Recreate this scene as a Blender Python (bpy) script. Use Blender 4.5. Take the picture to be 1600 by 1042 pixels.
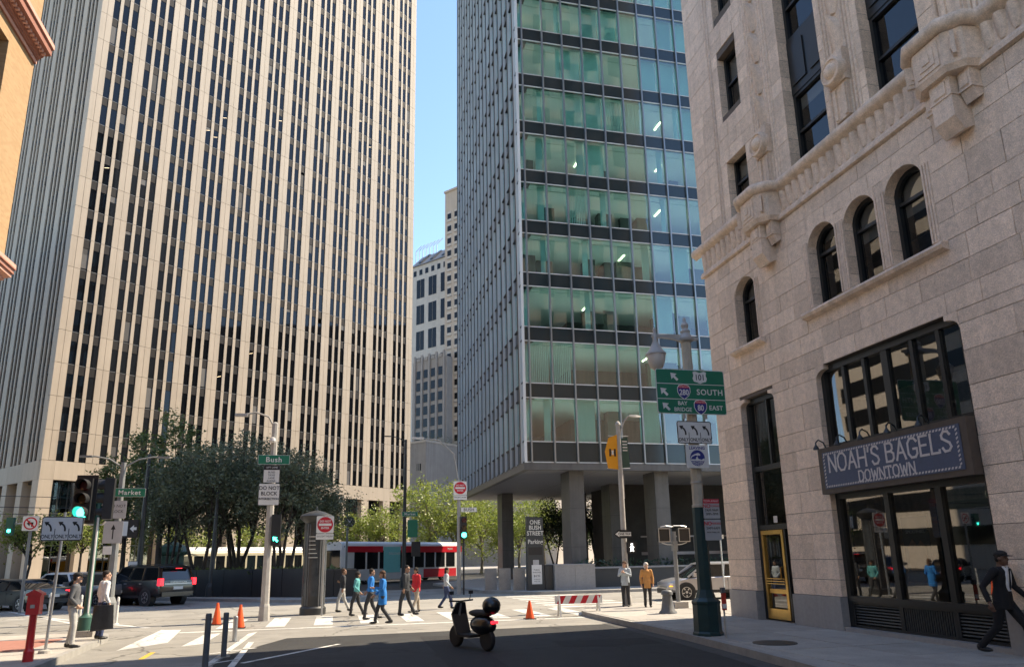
import bpy, bmesh, math, random
from mathutils import Vector, Matrix
random.seed(7)
R = math.radians
S = bpy.context.scene
for o in list(bpy.data.objects): bpy.data.objects.remove(o)
COL = S.collection

# ---------------------------------------------------------------- camera, sky, sun, exposure
FOC, CYP, YAW, PIT, ROL, EYE = 1125.0, 601.0, R(13.68), R(13.42), R(-1.08), 2.05
fw = Vector((math.sin(YAW)*math.cos(PIT), math.cos(YAW)*math.cos(PIT), math.sin(PIT)))
rt = Vector((math.cos(YAW), -math.sin(YAW), 0)); up = rt.cross(fw)
rt, up = math.cos(ROL)*rt + math.sin(ROL)*up, -math.sin(ROL)*rt + math.cos(ROL)*up
cd = bpy.data.cameras.new('camera'); cam = bpy.data.objects.new('camera', cd); COL.objects.link(cam)
cam.matrix_world = Matrix(((rt.x, up.x, -fw.x, 0), (rt.y, up.y, -fw.y, 0), (rt.z, up.z, -fw.z, EYE), (0, 0, 0, 1)))
cd.sensor_width = 36; cd.lens = FOC/1600*36; cd.shift_y = (CYP-521)/1600; cd.clip_end = 6000; cd.clip_start = .1
S.camera = cam
SUN_H, SUN_E = R(80), R(48)                        # heading from +Y towards +X, elevation
W = bpy.data.worlds.new('World'); S.world = W; W.use_nodes = True
nt = W.node_tree; bg = nt.nodes['Background']
sk = nt.nodes.new('ShaderNodeTexSky'); sk.sky_type = 'NISHITA'; sk.sun_disc = False
sk.sun_elevation = SUN_E; sk.sun_rotation = SUN_H; sk.altitude = 0; sk.air_density = 1.0; sk.dust_density = .1; sk.ozone_density = 6
nt.links.new(sk.outputs[0], bg.inputs[0]); bg.inputs[1].default_value = .09
sd = bpy.data.lights.new('sun', 'SUN'); sd.energy = 2.0; sd.angle = R(.53); sd.color = (1, .92, .8)
sun = bpy.data.objects.new('sun', sd); COL.objects.link(sun)
sv = Vector((math.sin(SUN_H)*math.cos(SUN_E), math.cos(SUN_H)*math.cos(SUN_E), math.sin(SUN_E)))
sun.rotation_euler = sv.to_track_quat('Z', 'Y').to_euler(); sun.location = sv*200
vs = S.view_settings; vs.view_transform = 'Standard'; vs.look = 'None'; vs.exposure = 2.22; vs.gamma = 1
vs.use_white_balance = True; vs.white_balance_temperature = 7600; vs.white_balance_tint = 10
S.render.engine = 'CYCLES'
S.cycles.max_bounces = 6; S.cycles.transparent_max_bounces = 8; S.cycles.glossy_bounces = 3; S.cycles.diffuse_bounces = 3
S.cycles.caustics_reflective = False; S.cycles.caustics_refractive = False; S.cycles.sample_clamp_indirect = 6

EYEP = Vector((0, 0, EYE))
def ray(px, py): return rt*((px-800)/FOC) - up*((py-CYP)/FOC) + fw
def at(px, py, d):                                  # point seen at a pixel, d metres away over the ground
    v = ray(px, py); return EYEP + v*(d/math.hypot(v.x, v.y))
def gnd(px, py, z=0.):
    v = ray(px, py); return EYEP + v*((z-EYE)/v.z)
def ony(px, py, y): v = ray(px, py); return EYEP + v*(y/v.y)
def proj(p):
    d = Vector(p)-EYEP; z = d.dot(fw)
    if z < .2: return None
    return 800+FOC*d.dot(rt)/z, CYP-FOC*d.dot(up)/z, z

# ---------------------------------------------------------------- materials
MATS = {}
def nd(t, k, **kw):
    n = t.nodes.new(k)
    for a, b in kw.items(): setattr(n, a, b)
    return n
def mat(name, col, rough=.6, metal=0., var=.1, scale=2.5, bump=0., bscale=60., rnd=0., spec=.5, streak=0., emit=None, es=1., coat=0., speck=0., crack=0.):
    if name in MATS: return MATS[name]
    m = bpy.data.materials.new(name); m.use_nodes = True; t = m.node_tree; p = t.nodes['Principled BSDF']; L = t.links.new
    p.inputs['Roughness'].default_value = rough; p.inputs['Metallic'].default_value = metal
    p.inputs['Specular IOR Level'].default_value = spec
    if coat: p.inputs['Coat Weight'].default_value = coat; p.inputs['Coat Roughness'].default_value = .04
    c4 = (*col, 1)
    g = nd(t, 'ShaderNodeNewGeometry')
    if var or rnd or streak:
        n = nd(t, 'ShaderNodeTexNoise'); n.inputs['Scale'].default_value = scale; n.inputs['Detail'].default_value = 6; n.inputs['Roughness'].default_value = .65
        L(g.outputs['Position'], n.inputs['Vector'])
        mr = nd(t, 'ShaderNodeMapRange'); mr.inputs['From Min'].default_value = .25; mr.inputs['From Max'].default_value = .75
        mr.inputs['To Min'].default_value = 1-var; mr.inputs['To Max'].default_value = 1+var; L(n.outputs[0], mr.inputs['Value'])
        fac = mr.outputs[0]
        if rnd:
            oi = nd(t, 'ShaderNodeObjectInfo'); r2 = nd(t, 'ShaderNodeMapRange'); r2.inputs['To Min'].default_value = 1-rnd; r2.inputs['To Max'].default_value = 1+rnd
            L(oi.outputs['Random'], r2.inputs['Value']); mu = nd(t, 'ShaderNodeMath', operation='MULTIPLY'); L(fac, mu.inputs[0]); L(r2.outputs[0], mu.inputs[1]); fac = mu.outputs[0]
        if streak:                                   # vertical dirt streaks
            mp = nd(t, 'ShaderNodeMapping'); mp.inputs['Scale'].default_value = (3, 3, .12); L(g.outputs['Position'], mp.inputs[0])
            n2 = nd(t, 'ShaderNodeTexNoise'); n2.inputs['Scale'].default_value = 1.; n2.inputs['Detail'].default_value = 4; L(mp.outputs[0], n2.inputs['Vector'])
            r3 = nd(t, 'ShaderNodeMapRange'); r3.inputs['From Min'].default_value = .35; r3.inputs['From Max'].default_value = .7; r3.inputs['To Min'].default_value = 1; r3.inputs['To Max'].default_value = 1-streak
            L(n2.outputs[0], r3.inputs['Value']); mu = nd(t, 'ShaderNodeMath', operation='MULTIPLY'); L(fac, mu.inputs[0]); L(r3.outputs[0], mu.inputs[1]); fac = mu.outputs[0]
        if speck:                                    # fine grain
            n3 = nd(t, 'ShaderNodeTexNoise'); n3.inputs['Scale'].default_value = 42; n3.inputs['Detail'].default_value = 2; L(g.outputs['Position'], n3.inputs['Vector'])
            r4 = nd(t, 'ShaderNodeMapRange'); r4.inputs['From Min'].default_value = .3; r4.inputs['From Max'].default_value = .7; r4.inputs['To Min'].default_value = 1-speck; r4.inputs['To Max'].default_value = 1+speck
            L(n3.outputs[0], r4.inputs['Value']); mu = nd(t, 'ShaderNodeMath', operation='MULTIPLY'); L(fac, mu.inputs[0]); L(r4.outputs[0], mu.inputs[1]); fac = mu.outputs[0]
        if crack:                                    # sealed cracks, patches and oil stains of a worn road
            wn_ = nd(t, 'ShaderNodeTexNoise'); wn_.inputs['Scale'].default_value = .8; wn_.inputs['Detail'].default_value = 4; L(g.outputs['Position'], wn_.inputs['Vector'])
            av = nd(t, 'ShaderNodeVectorMath', operation='MULTIPLY_ADD'); av.inputs[1].default_value = (1.6, 1.6, 0); L(wn_.outputs['Color'], av.inputs[0]); L(g.outputs['Position'], av.inputs[2])
            vo = nd(t, 'ShaderNodeTexVoronoi', feature='DISTANCE_TO_EDGE'); vo.inputs['Scale'].default_value = .27; L(av.outputs[0], vo.inputs['Vector'])
            r5 = nd(t, 'ShaderNodeMapRange'); r5.inputs['From Min'].default_value = .004; r5.inputs['From Max'].default_value = .011; r5.inputs['To Min'].default_value = 1-crack; r5.inputs['To Max'].default_value = 1; L(vo.outputs['Distance'], r5.inputs['Value'])
            vc = nd(t, 'ShaderNodeTexVoronoi'); vc.inputs['Scale'].default_value = .16; vc.distance = 'CHEBYCHEV'; L(g.outputs['Position'], vc.inputs['Vector'])
            sx_ = nd(t, 'ShaderNodeSeparateXYZ'); L(vc.outputs['Color'], sx_.inputs[0]); r6 = nd(t, 'ShaderNodeMapRange'); r6.inputs['To Min'].default_value = .84; r6.inputs['To Max'].default_value = 1.1; L(sx_.outputs[0], r6.inputs['Value'])
            n5 = nd(t, 'ShaderNodeTexNoise'); n5.inputs['Scale'].default_value = .55; n5.inputs['Detail'].default_value = 5; L(g.outputs['Position'], n5.inputs['Vector'])
            r7 = nd(t, 'ShaderNodeMapRange'); r7.inputs['From Min'].default_value = .55; r7.inputs['From Max'].default_value = .75; r7.inputs['To Min'].default_value = 1; r7.inputs['To Max'].default_value = .66; L(n5.outputs[0], r7.inputs['Value'])
            for q in (r5, r6, r7):
                mu = nd(t, 'ShaderNodeMath', operation='MULTIPLY'); L(fac, mu.inputs[0]); L(q.outputs[0], mu.inputs[1]); fac = mu.outputs[0]
        vm = nd(t, 'ShaderNodeVectorMath', operation='SCALE'); vm.inputs[0].default_value = col; L(fac, vm.inputs['Scale']); L(vm.outputs[0], p.inputs['Base Color'])
    else: p.inputs['Base Color'].default_value = c4
    if bump:
        n = nd(t, 'ShaderNodeTexNoise'); n.inputs['Scale'].default_value = bscale; n.inputs['Detail'].default_value = 3; L(g.outputs['Position'], n.inputs['Vector'])
        b = nd(t, 'ShaderNodeBump'); b.inputs['Strength'].default_value = bump; b.inputs['Distance'].default_value = .02; L(n.outputs[0], b.inputs['Height']); L(b.outputs[0], p.inputs['Normal'])
    if emit: p.inputs['Emission Color'].default_value = (*emit, 1); p.inputs['Emission Strength'].default_value = es
    MATS[name] = m; return m
def glass(name, tint, base=.05, gain=1., wav=.0, wsc=.7, refl=(1, 1, 1), mask=False):
    """see-through pane: tinted transparency under a mirror reflection that grows towards grazing"""
    m = bpy.data.materials.new(name); m.use_nodes = True; t = m.node_tree; L = t.links.new
    t.nodes.remove(t.nodes['Principled BSDF']); out = t.nodes['Material Output']
    tr = nd(t, 'ShaderNodeBsdfTransparent'); tr.inputs[0].default_value = (*tint, 1)
    gl = nd(t, 'ShaderNodeBsdfGlossy'); gl.inputs['Roughness'].default_value = .015; gl.inputs[0].default_value = (*refl, 1)
    lw = nd(t, 'ShaderNodeLayerWeight'); lw.inputs[0].default_value = .5; pw_ = nd(t, 'ShaderNodeMath', operation='POWER'); pw_.inputs[1].default_value = 5; L(lw.outputs['Facing'], pw_.inputs[0])
    fr = nd(t, 'ShaderNodeMath', operation='MULTIPLY_ADD'); fr.inputs[1].default_value = .96; fr.inputs[2].default_value = .04; L(pw_.outputs[0], fr.inputs[0])
    ma = nd(t, 'ShaderNodeMath', operation='MULTIPLY_ADD'); ma.use_clamp = True; ma.inputs[1].default_value = gain; ma.inputs[2].default_value = base; L(fr.outputs[0], ma.inputs[0])
    if wav:
        g = nd(t, 'ShaderNodeNewGeometry'); n = nd(t, 'ShaderNodeTexNoise'); n.inputs['Scale'].default_value = wsc; n.inputs['Detail'].default_value = 1; L(g.outputs['Position'], n.inputs['Vector'])
        b = nd(t, 'ShaderNodeBump'); b.inputs['Strength'].default_value = 1; b.inputs['Distance'].default_value = wav; L(n.outputs[0], b.inputs['Height']); L(b.outputs[0], gl.inputs['Normal'])
    mx = nd(t, 'ShaderNodeMixShader'); gg = nd(t, 'ShaderNodeNewGeometry'); iv = nd(t, 'ShaderNodeMath', operation='MULTIPLY_ADD'); iv.inputs[1].default_value = -1 if mask else 0; iv.inputs[2].default_value = 1; L(gg.outputs['Backfacing'], iv.inputs[0]); m9 = nd(t, 'ShaderNodeMath', operation='MULTIPLY'); L(ma.outputs[0], m9.inputs[0]); L(iv.outputs[0], m9.inputs[1]); L(m9.outputs[0], mx.inputs[0]); L(tr.outputs[0], mx.inputs[1]); L(gl.outputs[0], mx.inputs[2]); L(mx.outputs[0], out.inputs[0])
    MATS[name] = m; return m
def brickmat(name, c1, c2, mortar, bw=.22, bh=.07, axis='yz', rough=.8):
    m = bpy.data.materials.new(name); m.use_nodes = True; t = m.node_tree; L = t.links.new; p = t.nodes['Principled BSDF']; p.inputs['Roughness'].default_value = rough
    g = nd(t, 'ShaderNodeNewGeometry'); sp = nd(t, 'ShaderNodeSeparateXYZ'); cb = nd(t, 'ShaderNodeCombineXYZ'); L(g.outputs['Position'], sp.inputs[0])
    L(sp.outputs['XYZ'.index(axis[0].upper())], cb.inputs[0]); L(sp.outputs['XYZ'.index(axis[1].upper())], cb.inputs[1])
    b = nd(t, 'ShaderNodeTexBrick'); b.inputs['Color1'].default_value = (*c1, 1); b.inputs['Color2'].default_value = (*c2, 1); b.inputs['Mortar'].default_value = (*mortar, 1)
    b.inputs['Scale'].default_value = 1; b.inputs['Brick Width'].default_value = bw; b.inputs['Row Height'].default_value = bh; b.inputs['Mortar Size'].default_value = .006
    L(cb.outputs[0], b.inputs[0]); L(b.outputs[0], p.inputs['Base Color']); bp = nd(t, 'ShaderNodeBump'); bp.inputs['Strength'].default_value = .4; bp.inputs['Distance'].default_value = .01; bp.invert = True
    L(b.outputs['Fac'], bp.inputs['Height']); L(bp.outputs[0], p.inputs['Normal']); MATS[name] = m; return m

mat('stone', (.8, .635, .505), .8, var=.2, scale=9, bump=.8, bscale=22, rnd=.13, streak=.14, speck=.2)
mat('stone_carved', (.8, .635, .51), .8, var=.2, scale=8, bump=.35, bscale=30, streak=.25, speck=.16)
mat('granite', (.3, .295, .295), .55, var=.12, scale=9, bump=.1, bscale=80, rnd=.05, streak=.12)
mat('mortar', (.13, .11, .095), .95, var=.1)
mat('dark_frame', (.012, .015, .017), .38, var=.1)
mat('dark_metal', (.03, .035, .037), .45, var=.1)
mat('interior', (.05, .045, .04), .9, var=.3, scale=.8)
mat('tower_stone', (.47, .388, .3), .75, var=.06, scale=.35, bump=.08, bscale=12, rnd=.05, streak=.09)
mat('tower_joint', (.2, .17, .14), .9, var=.1)
mat('tower_spandrel', (.03, .027, .026), .7, spec=.2, var=.1, rnd=.2)
mat('tower_glass', (.006, .007, .009), .035, var=0, rnd=0, spec=.34)
mat('sill_light', (.2, .2, .2), .6)
mat('fin_metal', (.34, .36, .37), .34, metal=.75, var=.08, scale=.4, streak=.1)
mat('fin_dark', (.74, .75, .74), .45, metal=.1, var=.1, scale=.4, streak=.15)
mat('spandrel_dark', (.018, .03, .035), .12, var=.1, rnd=.12, spec=.6)
mat('soffit', (.44, .43, .42), .8, var=.06, scale=.5)
mat('bronze_col', (.115, .11, .105), .42, var=.2, scale=1.2, metal=.0, streak=.25)
mat('blind', (.76, .9, .87), .8, var=.03, rnd=.08)
mat('ceiling_tile', (.74, .8, .77), .85, var=.03, scale=.6)
mat('office_wall', (.11, .115, .11), .85, var=.1, scale=.5)
mat('concrete', (.37, .345, .31), .85, var=.16, scale=1.8, bump=.25, bscale=35, rnd=.09, speck=.12)
mat('kerb', (.3, .29, .27), .85, var=.18, scale=3, bump=.3, bscale=30)
mat('asphalt_shade_tone', (.034, .034, .034), .85, var=.2, scale=1.4, bump=.5, bscale=70, crack=.4, speck=.12)  # dark tone carries the shade of the near road
mat('asphalt_sun_tone', (.29, .275, .245), .88, var=.2, scale=1.1, bump=.5, bscale=70, crack=.5, speck=.1)  # pale tone carries the sunlight on the junction
mat('paint_white', (.62, .61, .57), .7, var=.3, scale=7, crack=.45, speck=.15)
mat('paint_yellow', (.62, .38, .06), .7, var=.2, scale=5)
mat('paving_red', (.34, .155, .12), .85, var=.2, scale=8)
mat('terracotta', (.31, .13, .095), .7, var=.12, rnd=.05)
mat('terracotta_pale', (.6, .33, .26), .7, var=.1)
mat('pale_stone', (.6, .55, .49), .8, var=.1, scale=.6, streak=.12)
mat('grey_stone', (.4, .375, .35), .8, var=.1, scale=.6, streak=.15)
mat('far_stone', (.62, .54, .45), .8, var=.08, scale=.6, streak=.1)
mat('bounce_render', (.6, .53, .43), .85, var=.06, scale=.8)
mat('far_glass', (.012, .014, .017), .08, var=0, spec=.22)
mat('white_frame', (.62, .58, .52), .6)
brickmat('tan_brick', (.43, .275, .145), (.36, .22, .11), (.38, .27, .16))
glass('office_glass', (.63, .86, .84), .12, 1.0, .006, .55, mask=True)
glass('sash_glass', (.4, .42, .42), .05, .7, .005, .6)
glass('shop_glass', (.36, .38, .38), .09, 1.0, .004, .5)
glass('side_glass', (.6, .75, .75), .2, 1.3, .004, .4, (.86, .97, 1), mask=True)

def translucent(name, k):
    t = MATS[name].node_tree; p = t.nodes['Principled BSDF']; tr = nd(t, 'ShaderNodeBsdfTranslucent'); mx = nd(t, 'ShaderNodeMixShader'); mx.inputs[0].default_value = k
    for l in list(p.inputs['Base Color'].links): t.links.new(l.from_socket, tr.inputs[0])
    t.links.new(p.outputs[0], mx.inputs[1]); t.links.new(tr.outputs[0], mx.inputs[2]); t.links.new(mx.outputs[0], t.nodes['Material Output'].inputs[0])
translucent('blind', .5)
# ---------------------------------------------------------------- mesh helpers
class MB:
    def __init__(s): s.v = []; s.f = []; s.M = None
    def _a(s, vs, fs):
        b = len(s.v)
        s.v += [tuple(s.M @ Vector(p)) for p in vs] if s.M else [tuple(p) for p in vs]
        s.f += [tuple(i+b for i in f) for f in fs]; return s
    def box(s, x0, x1, y0, y1, z0, z1):
        return s._a([(x0,y0,z0),(x1,y0,z0),(x1,y1,z0),(x0,y1,z0),(x0,y0,z1),(x1,y0,z1),(x1,y1,z1),(x0,y1,z1)],
                    [(0,3,2,1),(4,5,6,7),(0,1,5,4),(1,2,6,5),(2,3,7,6),(3,0,4,7)])
    def prism(s, poly, ax, a0, a1):                  # polygon extruded along ax; poly in the other two axes
        k = 'xyz'.index(ax); n = len(poly); vs = []
        for a in (a0, a1):
            for p in poly: q = [p[0], p[1]]; q.insert(k, a); vs.append(q)
        return s._a(vs, [tuple(range(n-1, -1, -1)), tuple(range(n, 2*n))] + [(i, (i+1) % n, n+(i+1) % n, n+i) for i in range(n)])
    def tube(s, pts, r, n=8, cap=True):
        pts = [Vector(p) for p in pts]; rs = r if isinstance(r, (list, tuple)) else [r]*len(pts); vs = []; u = None
        for i, p in enumerate(pts):
            d = (pts[min(i+1, len(pts)-1)]-pts[max(i-1, 0)])
            d = d.normalized() if d.length > 1e-9 else Vector((0, 0, 1))
            if u is None: u = d.orthogonal().normalized()
            else:
                u = (u-d*u.dot(d)); u = u.normalized() if u.length > 1e-6 else d.orthogonal().normalized()
            w = d.cross(u)
            vs += [p+(u*math.cos(2*math.pi*k/n)+w*math.sin(2*math.pi*k/n))*rs[i] for k in range(n)]
        fs = [(i*n+k, i*n+(k+1) % n, (i+1)*n+(k+1) % n, (i+1)*n+k) for i in range(len(pts)-1) for k in range(n)]
        if cap: fs += [tuple(range(n-1, -1, -1)), tuple(range((len(pts)-1)*n, len(pts)*n))]
        return s._a(vs, fs)
    def lathe(s, prof, n=16, c=(0, 0, 0), a0=0.):
        vs = [(c[0]+r*math.cos(a0+2*math.pi*k/n), c[1]+r*math.sin(a0+2*math.pi*k/n), c[2]+z) for r, z in prof for k in range(n)]
        fs = [(i*n+k, i*n+(k+1) % n, (i+1)*n+(k+1) % n, (i+1)*n+k) for i in range(len(prof)-1) for k in range(n)]
        fs += [tuple(range(n-1, -1, -1)), tuple(range((len(prof)-1)*n, len(prof)*n))]
        return s._a(vs, fs)
    def poly(s, pts): return s._a(pts, [tuple(range(len(pts)))])
    def loft(s, rings, cap=True):
        n = len(rings[0]); vs = [p for r in rings for p in r]
        fs = [(i*n+k, i*n+(k+1) % n, (i+1)*n+(k+1) % n, (i+1)*n+k) for i in range(len(rings)-1) for k in range(n)]
        if cap: fs += [tuple(range(n-1, -1, -1)), tuple(range((len(rings)-1)*n, len(rings)*n))]
        return s._a(vs, fs)
    def mesh(s, name, m, smooth=False):
        me = bpy.data.meshes.new(name); me.from_pydata(s.v, [], s.f)
        bm = bmesh.new(); bm.from_mesh(me); bmesh.ops.recalc_face_normals(bm, faces=bm.faces); bm.to_mesh(me); bm.free()
        if m: me.materials.append(MATS[m] if isinstance(m, str) else m)
        if smooth:
            me.polygons.foreach_set('use_smooth', [True]*len(me.polygons))
            try: me.set_sharp_from_angle(angle=R(smooth if smooth is not True else 40))
            except Exception: pass
        return me
    def build(s, name, m, parent=None, smooth=False, loc=None, kind=None):
        o = bpy.data.objects.new(name, s.mesh(name, m, smooth)); COL.objects.link(o)
        if parent is not None: o.parent = parent
        if loc is not None: o.location = loc
        if kind: o['kind'] = kind
        return o
def tag(o, label, cat, group=None):
    o['label'] = label; o['category'] = cat
    if group: o['group'] = group
    return o
def thing(name, label, cat, loc=(0, 0, 0), rz=0., group=None):
    o = bpy.data.objects.new(name, None); COL.objects.link(o); o.location = loc; o.rotation_euler = (0, 0, rz); o.empty_display_size = .2
    return tag(o, label, cat, group)
def wpart(mb, name, m, parent, **kw):                # mesh in world coordinates under a thing that is not rotated
    return mb.build(name, m, parent, loc=-parent.location, **kw)
def copy_tree(o, parent=None):
    c = o.copy(); COL.objects.link(c); c.parent = parent
    for ch in [x for x in CH.get(o.name, [])]: copy_tree(ch, c)
    return c
CH = {}
def kids():
    CH.clear()
    for x in COL.objects:
        if x.parent: CH.setdefault(x.parent.name, []).append(x)
UNIT = {}
def unit(m):
    if m not in UNIT: UNIT[m] = MB().box(-.5, .5, -.5, .5, -.5, .5).mesh('unit_'+m, m)
    return UNIT[m]
def piece(name, m, parent, b, world=False, jit=None):
    o = bpy.data.objects.new(name, unit(m)); COL.objects.link(o); o.parent = parent
    c = Vector(((b[0]+b[1])/2, (b[2]+b[3])/2, (b[4]+b[5])/2)); o.location = c-(parent.location if world else Vector())
    o.scale = (max(abs(b[1]-b[0]), 1e-4), max(abs(b[3]-b[2]), 1e-4), max(abs(b[5]-b[4]), 1e-4))
    if jit: o.rotation_euler = jit
    return o
def pieces(name, m, parent, boxes, limit=300, world=False, jit=0., rest=None):
    """the largest in the picture as objects of their own, the rest as one part"""
    Mx = Matrix.Translation(parent.location) @ Matrix.Rotation(parent.rotation_euler.z, 4, 'Z')
    if world: Mx = Matrix()
    def key(b):
        c = Mx @ Vector(((b[0]+b[1])/2, (b[2]+b[3])/2, (b[4]+b[5])/2)); q = proj(c)
        d = sorted((abs(b[1]-b[0]), abs(b[3]-b[2]), abs(b[5]-b[4])))
        k = d[2]*d[1]/max((c-EYEP).length, 1)**2
        if q is None or not (-40 < q[0] < 1640 and -40 < q[1] < 1080): k *= 1e-4
        return -k
    bs = sorted(boxes, key=key)
    for b in bs[:limit]:
        piece(name, m, parent, b, world, (random.uniform(-jit, jit), random.uniform(-jit, jit), random.uniform(-jit, jit)) if jit else None)
    if len(bs) > limit:
        mb = MB()
        for b in bs[limit:]: mb.box(*b)
        o = mb.build(rest or name+'_field', m, parent, kind='stuff')
        if world: o.location = -parent.location
def struct(o): o['kind'] = 'structure'; return o
TMPS = bpy.data.scenes.new('workshop')
def bake(o):                                         # evaluate one object in a scene of its own
    TMPS.collection.objects.link(o); vl = TMPS.view_layers[0]; vl.update(); dg = vl.depsgraph; dg.update()
    me = bpy.data.meshes.new_from_object(o.evaluated_get(dg)); bpy.data.objects.remove(o); return me
TXT = {}
def text_mesh(s, size, m, name='lettering', parent=None, loc=(0, 0, 0), rot=(0, 0, 0), align='CENTER', sx=1., ext=.003, bold=0., space=1.):
    cu = bpy.data.curves.new('t', 'FONT'); cu.body = s; cu.size = size; cu.align_x = align; cu.align_y = 'CENTER'; cu.extrude = ext; cu.offset = bold; cu.resolution_u = 3; cu.space_character = space
    me = bake(bpy.data.objects.new('t', cu)); bpy.data.curves.remove(cu)
    me.materials.clear(); me.materials.append(MATS[m]); me.name = name
    if sx != 1: me.transform(Matrix.Diagonal((sx, 1, 1, 1)))
    o = bpy.data.objects.new(name, me); COL.objects.link(o); o.parent = parent; o.location = loc; o.rotation_euler = rot
    return o
# ================================================================ ground, roads, pavements
g = MB().poly([(-900, -900, 0), (900, -900, 0), (900, 1500, 0), (-900, 1500, 0)]).build('ground', 'asphalt_shade_tone'); struct(g)
road = MB().poly([(-60, 12, .004), (-2.5, 12, .004), (-2.3, 18.4, .004), (-1.2, 21.6, .004), (8.6, 21.8, .004), (80, 22, .004), (80, 44, .004), (-1, 52, .004), (-60, 64, .004)]).build('road', 'asphalt_sun_tone'); struct(road)  # near edge follows the cast shadow; sun and shade put into the two tones
def pave(name, poly, z=.15, m='concrete', slab=None, kerb=True):
    o = MB().prism(poly, 'z', -.3, z).build(name, m); struct(o)
    if kerb:                                          # kerb stone just proud of the edge
        n = len(poly); mb = MB(); c = Vector((sum(p[0] for p in poly)/n, sum(p[1] for p in poly)/n))
        A = sum(poly[i][0]*poly[(i+1) % n][1]-poly[(i+1) % n][0]*poly[i][1] for i in range(n))
        for i in range(n):
            a, b = Vector(poly[i]), Vector(poly[(i+1) % n]); d = (b-a).normalized(); nn = Vector((d.y, -d.x))*(1 if A > 0 else -1)
            mb.prism([tuple(a-nn*.14), tuple(b-nn*.14), tuple(b+nn*.012), tuple(a+nn*.012)], 'z', -.1, z+.006)
        mb.build('kerb', 'kerb', o)
    return o
def arc(cx, cy, r, a0, a1, n=7): return [(cx+r*math.cos(R(a0+(a1-a0)*i/n)), cy+r*math.sin(R(a0+(a1-a0)*i/n))) for i in range(n+1)]
KR = 8.45                                              # right kerb line
sw = pave('sidewalk_right', [(7.6, -30), (60, -30), (60, 28.6)] + arc(KR+4.2, 24.4, 4.2, 90, 180) + [(8.38, 17), (8.2, 14), (7.9, 10.5)])
bx = []
for j in range(-4, 16):
    for i in range(2):
        x0 = KR+.16+i*1.74; bx.append((x0, x0+1.715, j*1.5, j*1.5+1.475, .1, .158+random.uniform(-.003, .003)))
for j in range(0, 5):
    for i in range(0, 12):
        x0 = 12.3+i*1.5; y0 = 21.2+j*1.45; bx.append((x0, x0+1.475, y0, y0+1.425, .1, .158+random.uniform(-.003, .003)))
pieces('slab', 'concrete', sw, bx, 120)
lsw = pave('sidewalk_left', [(-5.6, -30), (-5.6, 17)] + [(-5.95, 22.6)] + arc(-7.6, 22.7, 1.6, 0, 90) + [(-40, 24.3), (-40, -30)])
MB().prism([(-6.9, 19.6), (-6.9, 22.4), (-30, 22.9), (-30, 19.4)], 'z', .1, .156).build('brick_paving', 'paving_red', lsw)
isl = pave('sidewalk_plaza', [(11.0, 39.5), (60, 39.5), (60, 69), (22, 84), (7.5, 58), (8.5, 43)])
isl2 = pave('sidewalk_island', [(-8.6, 45.2), (-2.2, 39.4), (.6, 39.2), (2.4, 41), (-1.5, 54), (-20, 53.5)])
TM = R(39.08)                                          # Market Street axis
mdir = Vector((math.cos(TM), math.sin(TM))); ndir = Vector((-math.sin(TM), math.cos(TM)))
def mk(a, b): return (mdir.x*a+ndir.x*b, mdir.y*a+ndir.y*b)
pave('sidewalk_far', [mk(-60, 83), mk(160, 83), mk(160, 240), mk(-60, 240)])
# markings
def stripe(pts, name='road_marking', m='paint_white', z=.009): return MB().poly([(x, y, z) for x, y in pts]).build(name, m, road)
def line(a, b, w=.12, **k):
    a, b = Vector(a), Vector(b); d = (b-a).normalized(); n = Vector((d.y, -d.x))*w/2
    return stripe([tuple(a-n), tuple(b-n), tuple(b+n), tuple(a+n)], **k)
def pl(*px): return [tuple(gnd(x, y).xy) for x, y in px]
stripe(pl((283, 1010), (318, 1006), (345, 989), (318, 992)))
stripe(pl((181, 1017), (262, 1004), (283, 984), (252, 984)))
stripe(pl((318, 1040), (328, 1040), (402, 987), (388, 990)))
stripe(pl((355, 1042), (366, 1042), (397, 1003), (388, 1003)))
line(gnd(325, 1022).xy, gnd(400, 1012).xy, .12); line(gnd(378, 1036).xy, gnd(530, 1006).xy, .13); line(gnd(322, 1038).xy, gnd(372, 1030).xy, .1)
line(gnd(220, 1030).xy, gnd(239, 1019).xy, .12, m='paint_yellow'); line(gnd(40, 962).xy, gnd(232, 981).xy, .22); line(gnd(0, 953).xy, gnd(120, 975).xy, .2)
line(gnd(130, 1000).xy, gnd(150, 985).xy, .12); line(gnd(10, 968).xy, gnd(38, 968).xy, .15)
for k in range(9):                                     # crosswalk over Battery Street and Bush Street
    x = -3.6+k*1.5; stripe([(x, 25.4), (x+.6, 25.4), (x+.6, 29.2), (x, 29.2)])
line((-4.5, 24.6), (8.6, 24.4), .3)
for k in range(7):
    y = 29.4+k*1.45; stripe([(8.8, y), (12.6, y), (12.6, y+.6), (8.8, y+.6)])
for yy in (33.4,): line((14, yy), (60, yy), .12)
MB().lathe([(.46, 0), (.46, .012), (.42, .016), (0.01, .016)], 28).build('manhole_cover', 'dark_metal', sw, loc=(9.2, 14.5, .157))
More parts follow.
